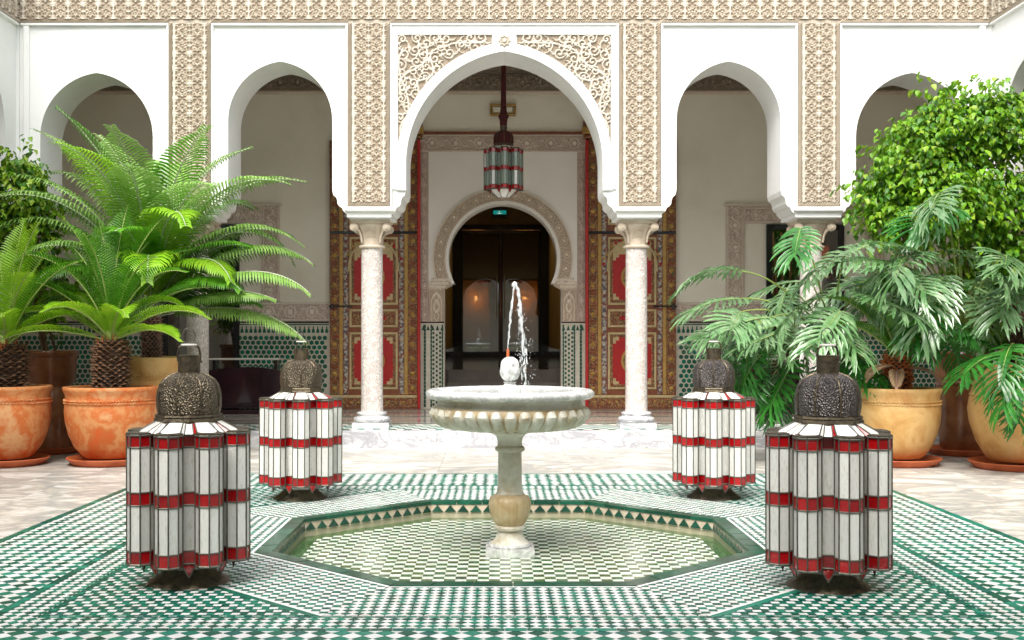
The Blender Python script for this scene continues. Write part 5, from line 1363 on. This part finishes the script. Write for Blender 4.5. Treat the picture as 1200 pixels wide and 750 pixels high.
# --- left edge cycad
t = thing('potted_cycad', (-4.66, 10.55, .04), 'cycad in a terracotta pot cut by the left edge of the photo', 'potted plant', 'potted cycads')
zb = bowl_pot(t, .43, .67, 'terracotta', 'terracotta', 2)
cycad_trunk(t, .20, zb, 1.08, 'bark_scale', loc=(.02, 0)); B = (.02, 0, 1.06)
for az_, el, L_, dr in [(10, 68, 1.1, 45), (-20, 60, 1.15, 40), (30, 52, 1.0, 50), (170, 60, 1.1, 50), (60, 74, 1.2, 35), (-50, 64, 1.0, 50), (-70, 45, .8, 60), (200, 40, 1, 60), (90, 80, 1.3, 20), (-5, 38, .85, 45), (120, 70, 1.2, 40), (-35, 78, 1.25, 30)]:
    frond(B, R(az_), el, L_, dr, 'frond_bright' if random.random() < .5 else 'frond_deep', t, ll=.18, npair=42, lw=.0075, curl=.35)
saucer(-4.66, 10.55, .40, 'orange clay saucer under the terracotta pot at the left edge')
# --- tall palm in ochre pot
t = thing('potted_palm', (-3.58, 11.5, 0), 'tall arching palm in the ochre pot in front of the left column', 'potted plant', 'potted palms')
zb = bowl_pot(t, .47, .96, 'ochre_clay', 'ochre_clay', 3)
cycad_trunk(t, .105, zb, 1.42, 'rose_bark', loc=(0, 0), top=None); B = (0, 0, 1.38)
for az_, el, L_, dr, mn in [(2, 66, 2.0, 92, 'frond_sage'), (-8, 76, 2.25, 66, 'frond_sage'), (-2, 50, 1.95, 62, 'frond_sage'), (-14, 34, 1.9, 52, 'frond_sage'), (-10, 12, 1.75, 40, 'frond_sage'), (15, 84, 2.15, 45, 'frond_sage'),
                             (150, 86, 2.15, 35, 'frond_sage'), (175, 78, 2.4, 40, 'frond_sage'), (185, 70, 2.35, 58, 'frond_sage'), (195, 62, 2.1, 75, 'frond_sage'), (215, 58, 1.8, 85, 'frond_sage'), (265, 84, 2.15, 45, 'frond_sage'), (95, 80, 2.4, 45, 'frond_sage'),
                             (245, 78, 2.2, 52, 'frond_bright'), (300, 72, 1.9, 80, 'frond_bright'), (285, 60, 1.5, 90, 'frond_bright'), (-35, 56, 1.5, 80, 'frond_bright'), (60, 70, 2.2, 60, 'frond_deep'), (120, 68, 2.2, 60, 'frond_deep'), (230, 48, 1.5, 70, 'frond_deep'), (330, 40, 1.35, 55, 'frond_deep'), (315, 80, 2.2, 40, 'frond_deep'), (205, 82, 2.3, 30, 'frond_deep'),
                             (170, 66, 2.2, 66, 'frond_sage'), (182, 58, 2.1, 62, 'frond_sage'), (5, 72, 2.3, 58, 'frond_sage'), (-5, 60, 2.0, 70, 'frond_sage'), (205, 68, 2.2, 66, 'frond_sage'), (160, 78, 2.2, 55, 'frond_sage'), (275, 76, 2.05, 56, 'frond_sage'), (310, 70, 2.1, 60, 'frond_sage'), (188, 46, 1.8, 60, 'frond_deep'), (175, 50, 1.7, 70, 'frond_deep'), (340, 22, 1.5, 30, 'frond_sage'), (345, 26, 1.3, 40, 'frond_deep'), (350, 60, 1.5, 60, 'frond_deep'), (270, 66, 1.5, 60, 'frond_deep')]:
    frond(B, R(az_), el, L_, dr * 1.25, mn, t, ll=.37, npair=52, vee=14 if el > 57 else -4, lw=.0122, curl=1.0, start=.16, rach='pale_rachis')
# --- brown planter with climber (left)
def leafmesh(mn, L_=.057):
    mb = MB(); w_ = L_ * .36
    mb.add([(0, 0, 0), (L_ * .3, -w_, .006), (L_ * .3, 0, -.004), (L_ * .3, w_, .006), (L_ * .7, -w_ * .75, .0), (L_ * .72, 0, -.008), (L_ * .7, w_ * .75, .0), (L_, 0, -.02)],
           [(0, 1, 2), (0, 2, 3), (1, 4, 5, 2), (2, 5, 6, 3), (4, 7, 5), (5, 7, 6)], mn); return mb
VL = {k: leafmesh(k) for k in ('vine_leaf', 'vine_leaf_dark', 'vine_leaf_young')}
def climber(t, blobs, total, nparts, seed, origin):
    """leaves spread over uneven clumps; origin is world location of the thing"""
    rs = random.Random(seed); me = {k: v.build('leaf', smooth='all', mesh_only=True) for k, v in VL.items()}
    allv = []
    wts = [b[3] * b[4] for b in blobs]; tot = sum(wts)
    for (bx, by, bz, rx, rz) , wv in zip(blobs, wts):
        for _ in range(int(total * wv / tot)):
            v = Vector((rs.gauss(0, 1), rs.gauss(0, 1), rs.gauss(0, 1))).normalized(); k = rs.uniform(.35, 1.12) ** .6 * (1 + .22 * math.sin(v.x * 9 + bx * 5) * math.cos(v.z * 8 + bz * 3))
            p = Vector((bx + v.x * rx * k, by + v.y * rx * .75 * k, bz + v.z * rz * k)); allv.append((p, v, k))
    for _ in range(int(total / 26)):
        bx, by, bz, rx, rz = blobs[min(len(blobs) - 1, int(rs.random() * len(blobs)))]
        v = Vector((rs.gauss(0, 1), rs.gauss(-.4, .8), rs.gauss(.15, 1))).normalized(); p = Vector((bx + v.x * rx * .9, by + v.y * rx * .7, bz + v.z * rz * .9)); d = (v + Vector((rs.gauss(0, .5), 0, rs.gauss(.25, .5)))).normalized(); Ls = rs.uniform(.12, .34); nl = int(Ls / .028)
        for i in range(nl):
            p = p + d * (Ls / nl); d = (d + Vector((0, 0, -.10))).normalized(); sd = Vector((rs.gauss(0, 1), rs.gauss(0, 1), 0)).normalized() * .03
            allv.append((p + sd, (sd * 20 + d).normalized(), 1)); 
    allv.sort(key=lambda q: q[0].y + rs.uniform(0, .5))
    st = MB()
    for i, (p, v, k) in enumerate(allv):
        c = rs.random(); mn = 'vine_leaf_young' if c < (.45 if total < 5000 else .12) else ('vine_leaf' if c < .72 else 'vine_leaf_dark')
        yaw = math.atan2(v.y, v.x) + rs.uniform(-1.2, 1.2); pitch = rs.uniform(.25, .95); roll = rs.uniform(-.6, .6); s_ = rs.uniform(.75, 1.5)
        M_ = Matrix.Rotation(yaw, 4, 'Z') @ Matrix.Rotation(pitch, 4, 'Y') @ Matrix.Rotation(roll, 4, 'X')
        q = p - Vector(origin)
        if i < nparts:
            o = link('leaf', me[mn], t, q, M_.to_euler(), s_)
        else:
            src = VL[mn]; vs = [M_ @ (Vector(a) * s_) + q for a in src.v]; st.add(vs, src.f, mn)
    o = st.build('foliage', t, 'all'); o['kind'] = 'stuff'
    return allv
def twigs(t, base, blobs, origin, rs, mn='wood_stem', r=.014):
    mb = MB(); O = Vector(origin)
    for (bx, by, bz, rx, rz) in blobs:
        e = Vector((bx, by, bz)); a_ = Vector(base) + Vector((rs.uniform(-.08, .08), rs.uniform(-.06, .06), 0)); mid = a_.lerp(e, .5) + Vector((rs.uniform(-.1, .1), 0, .12))
        pts = [((1 - s_) ** 2) * a_ + 2 * s_ * (1 - s_) * mid + s_ * s_ * e - O for s_ in [i / 8 for i in range(9)]]
        mb.tube(pts, [r * (1 - .08 * i) for i in range(9)], 6, mn)
        for _ in range(5):
            d = Vector((rs.gauss(0, 1), rs.gauss(0, 1), rs.gauss(0, 1))).normalized(); mb.tube([pts[-1], pts[-1] + Vector((d.x * rx, d.y * rx * .6, d.z * rz)) * .85], [r * .4, .002], 4, mn)
    mb.build('stem', t)
org = (-4.66, 11.62, .0)
t = thing('potted_climber', org, 'leafy lime green climber in the glossy brown planter behind the two front cycads', 'potted plant', 'potted climbers')
mb = MB(); mb.lathe([(.20, .03), (.23, .06), (.245, .4), (.23, .66), (.215, .685), (.225, .70), (.255, .74), (.265, .98), (.285, 1.0), (.29, 1.03), (.28, 1.045), (.255, 1.04), (.245, .98)], 48, 'brown_clay', closed=False); mb.build('pot', t, True)
mb = MB(); mb.lathe([(.25, .985), (.01, .99)], 24, 'soil', closed=False); mb.build('soil', t)
bl = [(-4.95, 11.45, 2.62, .32, .34), (-4.72, 11.3, 2.45, .22, .2), (-5.05, 11.5, 2.25, .22, .25), (-4.62, 11.25, 2.2, .2, .14), (-4.85, 11.5, 2.85, .2, .15), (-4.66, 11.2, 1.9, .12, .12), (-5.0, 11.55, 1.95, .2, .25), (-4.7, 11.6, 1.6, .3, .3)]
climber(t, bl, 3000, 160, 5, org); twigs(t, (-4.66, 11.62, 1.0), bl, org, random.Random(4))
saucer(-4.66, 11.62, .33, 'dark red clay saucer under the glossy brown planter', 'orange_clay')

# --- right: ochre pot with cycad
t = thing('potted_cycad', (3.65, 10.58, .04), 'dark cycad with shaggy red trunk in the round ochre pot at right', 'potted plant', 'potted cycads')
zb = bowl_pot(t, .40, .65, 'ochre_clay', 'ochre_clay', 4)
cycad_trunk(t, .14, zb, .98, 'bark_fibre'); B = (0, 0, .95)
for az_, el, L_, dr in [(95, 84, .95, 25), (150, 74, .95, 40), (175, 62, .9, 50), (190, 45, .8, 55), (30, 76, .9, 40), (0, 60, .8, 60), (250, 82, .85, 40), (215, 66, .85, 60), (300, 60, .7, 70), (130, 82, 1.05, 20), (60, 66, .9, 50), (-20, 45, .6, 60), (160, 84, 1.05, 22), (20, 82, .95, 28)]:
    frond(B, R(az_), el, L_, dr, 'frond_deep', t, ll=.15, npair=40, lw=.008, curl=.3)
for az_, el, L_, dr in [(215, 10, .5, 60), (250, -5, .45, 50), (330, 5, .45, 60), (180, -15, .4, 40)]: frond((0, 0, .85), R(az_), el, L_, dr, 'frond_dry', t, ll=.10, npair=26, lw=.006, curl=1.2, rach='rose_bark', name='dry_frond')
saucer(3.65, 10.58, .40, 'bright orange clay saucer under the round ochre pot')
# --- philodendron
def philo_leaf(mn, L_=.55, nl=12, seed=0, bend=38):
    """deeply cut leaf: midrib along +x, fingers each side, whole blade arching down; built hanging from the origin"""
    rs = random.Random(seed); mb = MB(); mid = []; p = Vector((0, 0, 0)); n = 22
    for i in range(n + 1):
        t = i / n; e = R(14 - bend * t); mid.append(p.copy()); p = p + Vector((math.cos(e), 0, math.sin(e))) * (L_ / n)
    web = [(.012 + .030 * math.sin(PI * min(1, i / n * 1.05))) * (L_ / .5) for i in range(n + 1)]
    vs = []
    for i, q in enumerate(mid): vs += [q + Vector((0, -web[i], web[i] * .25)), q + Vector((0, 0, -.002)), q + Vector((0, web[i], web[i] * .25))]
    mb.add(vs, [f for i in range(n) for f in ((i * 3, (i + 1) * 3, (i + 1) * 3 + 1, i * 3 + 1), (i * 3 + 1, (i + 1) * 3 + 1, (i + 1) * 3 + 2, i * 3 + 2))], mn)
    for sd in (-1, 1):
        for k in range(nl):
            t = .02 + .93 * k / (nl - 1) + rs.uniform(-.015, .015); t = min(max(t, .02), .97)
            i = int(t * n); base = mid[i]; T = (mid[min(i + 1, n)] - mid[max(i - 1, 0)]).normalized()
            prof_ = math.sin(PI * (.25 + .75 * (1 - t)) ** .9)
            fl = L_ * (.22 + .36 * max(0, prof_)) * rs.uniform(.88, 1.1)
            ang = R(118 - 95 * t + rs.uniform(-5, 5))
            d = (T * math.cos(ang) + Vector((0, sd * math.sin(ang), 0)) + Vector((0, 0, .18))).normalized()
            m_ = 7; pts = []; dd = d.copy(); q = base.copy()
            for j in range(m_ + 1):
                pts.append(q.copy()); dd = (dd + Vector((0, 0, -.055 - .07 * rs.random())) + T * .06 + Vector((0, rs.uniform(-.05, .05), 0))).normalized(); q = q + dd * (fl / m_)
            wdt = [.45, .8, .95, 1.1, 1.15, 1.0, .7, .05]
            wmax = .0135 * (L_ / .5) * rs.uniform(.85, 1.1)
            fv = []
            for j, q in enumerate(pts):
                tt = (pts[min(j + 1, m_)] - pts[max(j - 1, 0)]).normalized(); sdv = tt.cross(Vector((0, 0, 1))).normalized(); wv = wmax * wdt[j] * (1 + .16 * math.sin(j * 2.3 + k))
                fv += [q + sdv * wv + Vector((0, 0, .25 * wv)), q - Vector((0, 0, .12 * wv)), q - sdv * wv + Vector((0, 0, .25 * wv))]
            mb.add(fv, [f for j in range(m_) for f in ((j * 3, (j + 1) * 3, (j + 1) * 3 + 1, j * 3 + 1), (j * 3 + 1, (j + 1) * 3 + 1, (j + 1) * 3 + 2, j * 3 + 2))], mn)
            for j, sgn in ((3, 1), (4, -1), (5, 1)):      # side teeth on the finger
                if rs.random() < .2: continue
                tt = (pts[j + 1] - pts[j - 1]).normalized(); s2 = tt.cross(Vector((0, 0, 1))).normalized() * sgn
                tip = pts[j] + (s2 * .8 + tt * 1.1).normalized() * fl * rs.uniform(.22, .34) + Vector((0, 0, -.015)); m2_ = pts[j].lerp(tip, .55) + s2 * .004
                mb.add([pts[j - 1], pts[j], tip, m2_ - tt * wmax * .5, m2_ + tt * wmax * .6], [(0, 1, 4, 3), (3, 4, 2)], mn)
    mb.tube([q + Vector((0, 0, .001)) for q in mid[::2]], [.0045 * (1 - .08 * i) for i in range(len(mid[::2]))], 5, 'rachis')
    return mb.build('leaf', smooth='all', mesh_only=True)
PL = [philo_leaf('philo_pale', seed=i, bend=b) for i, b in enumerate((14, 34, 58))]
PD = [philo_leaf('philo_deep', seed=i + 9, bend=b) for i, b in enumerate((14, 34, 58))]
def place_leaf(t, org_, root, tgt, yaw, pitch, s_, pale=True, roll=0, k=None):
    rs = random; O = Vector(org_); yaw += rs.uniform(-12, 12); pitch += rs.uniform(-4, 22); roll += rs.uniform(-28, 28); tgt = Vector(tgt); root = Vector(root)
    me = (PL if pale else PD)[rs.randrange(3) if k is None else k]
    M_ = Matrix.Rotation(R(yaw), 4, 'Z') @ Matrix.Rotation(R(pitch), 4, 'Y') @ Matrix.Rotation(R(roll), 4, 'X')
    o = link('leaf', me, t, tgt - O, M_.to_euler(), s_)
    dirn = Vector((math.cos(R(yaw)), math.sin(R(yaw)), 0))
    mid = root.lerp(tgt, .55) + Vector((0, 0, .22 * (tgt - root).length)) 
    pts = [((1 - u) ** 2) * root + 2 * u * (1 - u) * mid + u * u * tgt - O for u in [i / 10 for i in range(11)]]
    mb = MB(); mb.tube(pts, [.013 - .0007 * i for i in range(11)], 7, 'rachis'); mb.build('stalk', t, True)
def at(px, py, D): return ((px - 583) * D / 1330 - .075, D, 1.2 + (393 - py) * D / 1330)
# A: plant in a low pot behind the near right lantern
orgA = (3.22, 11.2, 0)
t = thing('potted_philodendron', orgA, 'large philodendron with pale cut leaves spreading before the right column', 'potted plant', 'potted philodendrons')
zb = bowl_pot(t, .34, .5, 'brown_clay', 'brown_clay', 6)
mb = MB(); mb.tube([(0, 0, .45), (.03, .02, .75), (-.02, 0, 1.0), (.02, 0, 1.15)], [.06, .055, .055, .04], 12, 'rose_bark')
mb.build('trunk', t, True); cycad_trunk(t, .075, .5, 1.12, 'rose_bark', top=None, name='leaf_scars')
rootA = (3.22, 11.2, 1.12)
for tg, yaw, pit, s_, pale in [((at(868, 318, 10.6)), 195, -6, 1.05, True), (at(938, 268, 10.7), 250, 30, .95, False), (at(990, 300, 10.5), 205, 5, 1.15, True), (at(905, 372, 10.5), 190, 2, 1.15, True), (at(930, 385, 10.3), 215, 18, 1.0, True),
                                (at(960, 350, 10.3), 200, 6, 1.2, True), (at(985, 365, 10.3), 240, 15, 1.1, True), (at(1010, 345, 10.2), 300, 12, 1.1, True), (at(900, 410, 10.6), 200, 30, 1.0, False), (at(880, 405, 10.8), 250, 45, 1.0, False),
                                (at(930, 425, 10.6), 230, 50, 1.0, False), (at(870, 350, 10.9), 180, 14, 1.0, True), (at(1010, 420, 10.7), 300, 40, .8, False), (at(950, 330, 11.1), 160, 0, 1.0, True), (at(905, 440, 10.9), 270, 60, .9, False),
                                (at(1005, 445, 10.8), 330, 30, .7, False), (at(860, 385, 10.9), 200, 35, .9, True)]:
    place_leaf(t, orgA, rootA, tg, yaw, pit, s_, pale)
for k in range(16):
    px, py = random.uniform(850, 1015), random.uniform(330, 450)
    place_leaf(t, orgA, rootA, at(px, py, random.uniform(10.5, 11.3)), random.uniform(170, 300), random.uniform(0, 40), random.uniform(.75, 1.15), py < 400 or random.random() < .3, random.uniform(-15, 15))
# B: tall brown urn with philodendron
orgB = (4.6, 11.45, 0)
t = thing('potted_philodendron', orgB, 'philodendron in the tall dark red urn with glazed rings, right of the ochre pot', 'potted plant', 'potted philodendrons')
mb = MB(); mb.lathe([(.17, .03), (.20, .07), (.225, .3), (.235, .62), (.232, .70), (.245, .71), (.25, .73), (.24, .745), (.242, .76), (.256, .775), (.256, .80), (.25, .81), (.262, .98), (.275, .99), (.285, 1.02), (.278, 1.035), (.25, 1.03), (.24, .96)], 52, 'brown_clay', closed=False); mb.build('pot', t, True)
mb = MB(); mb.lathe([(.245, .97), (.01, .98)], 24, 'soil', closed=False); mb.build('soil', t)
mb = MB()
for k in range(7): mb.tube([(random.uniform(-.1, .1), random.uniform(-.1, .1), .97), (random.uniform(-.14, .14), random.uniform(-.1, .1), 1.5), (random.uniform(-.2, .2), random.uniform(-.1, .1), 2.1)], .012, 6, 'wood_stem' if k % 2 else 'rachis')
mb.build('trunk', t, True)
rootB = (4.6, 11.4, 1.15)
for tg, yaw, pit, s_, pale in [(at(1062, 318, 10.6), 205, -4, 1.35, True), (at(1075, 300, 10.4), 240, 10, 1.3, True), (at(1105, 325, 10.2), 225, 14, 1.25, True), (at(1125, 300, 10.2), 300, 16, 1.2, True), (at(1150, 325, 10.1), 320, 12, 1.2, True),
                                (at(1100, 350, 10.4), 215, 30, 1.1, False), (at(1080, 365, 10.6), 240, 50, .9, False), (at(1120, 245, 10.6), 200, 8, 1.2, False), (at(1105, 225, 10.5), 250, 10, 1.1, True), (at(1140, 350, 10.3), 290, 45, .9, True),
                                (at(1020, 330, 10.9), 185, 5, 1.1, True), (at(1175, 300, 10.3), 250, 14, 1.2, True), (at(1195, 330, 10.2), 230, 25, 1.1, True), (at(1115, 385, 10.6), 270, 60, .7, False), (at(1070, 380, 10.9), 200, 50, .8, False), (at(1165, 350, 10.3), 330, 40, 1.0, True)]:
    place_leaf(t, orgB, rootB, tg, yaw, pit, s_, pale)
for k in range(16):
    px, py = random.uniform(1010, 1195), random.uniform(270, 375)
    place_leaf(t, orgB, rootB, at(px, py, random.uniform(10.2, 11.2)), random.uniform(180, 340), random.uniform(0, 35), random.uniform(.75, 1.15), py < 345 or random.random() < .4, random.uniform(-15, 15))
saucer(4.6, 11.45, .34, 'dark orange clay saucer under the tall urn')
# C: right-hand ochre jar with dark philodendron leaves
orgC = (4.62, 10.25, .04)
t = thing('potted_philodendron', orgC, 'philodendron with dark green leaves in the ochre jar at the right edge', 'potted plant', 'potted philodendrons')
mb = pot_mesh([(.22, .03), (.27, .06), (.35, .2), (.41, .38), (.425, .5), (.41, .60), (.40, .615), (.412, .625), (.40, .64), (.37, .74), (.32, .83), (.30, .86), (.32, .88), (.325, .90), (.30, .905), (.28, .87)], 'ochre_clay', seed=7); mb.build('pot', t, True)
mb = MB(); mb.lathe([(.29, .87), (.01, .88)], 24, 'soil', closed=False); mb.build('soil', t)
cycad_trunk(t, .09, .85, 1.5, 'bark_scale', loc=(.05, .1), top=None)
rootC = (4.62, 10.25, 1.0)
for tg, yaw, pit, s_ in [(at(1168, 415, 9.9), 205, 5, .95), (at(1185, 405, 9.8), 235, 20, 1.0), (at(1200, 425, 9.7), 225, 45, 1.0), (at(1190, 440, 9.7), 250, 55, .8), (at(1165, 408, 10.2), 185, -5, .8), (at(1215, 400, 9.8), 320, 10, 1)]:
    place_leaf(t, orgC, rootC, tg, yaw, pit, s_, False)
saucer(4.62, 10.25, .42, 'bright orange clay saucer under the ochre jar at the right edge')
# D: big climber on stakes at right
orgD = (4.95, 11.75, 0)
t = thing('potted_climber', orgD, 'big lime green leafy climber tied to bamboo stakes in the right corner', 'potted plant', 'potted climbers')
mb = MB(); mb.lathe([(.18, .0), (.22, .05), (.26, .5), (.28, .85), (.30, .9), (.27, .9), (.25, .84)], 40, 'brown_clay', closed=False); mb.build('pot', t, True)
mb = MB(); mb.lathe([(.25, .83), (.01, .84)], 24, 'soil', closed=False); mb.build('soil', t)
for dx in (-.27, -.2, -.05, .12):
    mb = MB(); mb.tube([(dx * .4, 0, .8), (dx, -.1, 3.0)], .017, 8, 'bamboo'); mb.build('stake', t, True)
B4 = lambda px, py, D, rx, rz: (*at(px, py, D), rx, rz)
bl = [B4(1085, 190, 11.3, .42, .42), B4(1130, 150, 11.3, .45, .34), B4(1180, 140, 11.2, .42, .36), B4(1120, 230, 11.1, .45, .4), B4(1175, 230, 11.2, .42, .42), B4(1050, 215, 11.4, .26, .22), B4(1040, 240, 11.3, .24, .16), B4(1080, 140, 11.4, .25, .16),
      B4(1200, 300, 11.2, .36, .4), B4(1150, 300, 11.4, .35, .3), B4(1060, 265, 11.4, .24, .13), B4(1100, 118, 11.3, .18, .12), B4(1160, 108, 11.2, .22, .12), B4(1195, 370, 11.2, .22, .3), B4(1022, 205, 11.4, .10, .07), B4(1045, 170, 11.5, .12, .08), B4(1160, 370, 11.5, .25, .2)]
bl = [(x, y, z - .10, rx, rz * .92) for x, y, z, rx, rz in bl]
climber(t, bl, 10500, 300, 8, orgD); twigs(t, (4.95, 11.75, .9), bl, orgD, random.Random(9))
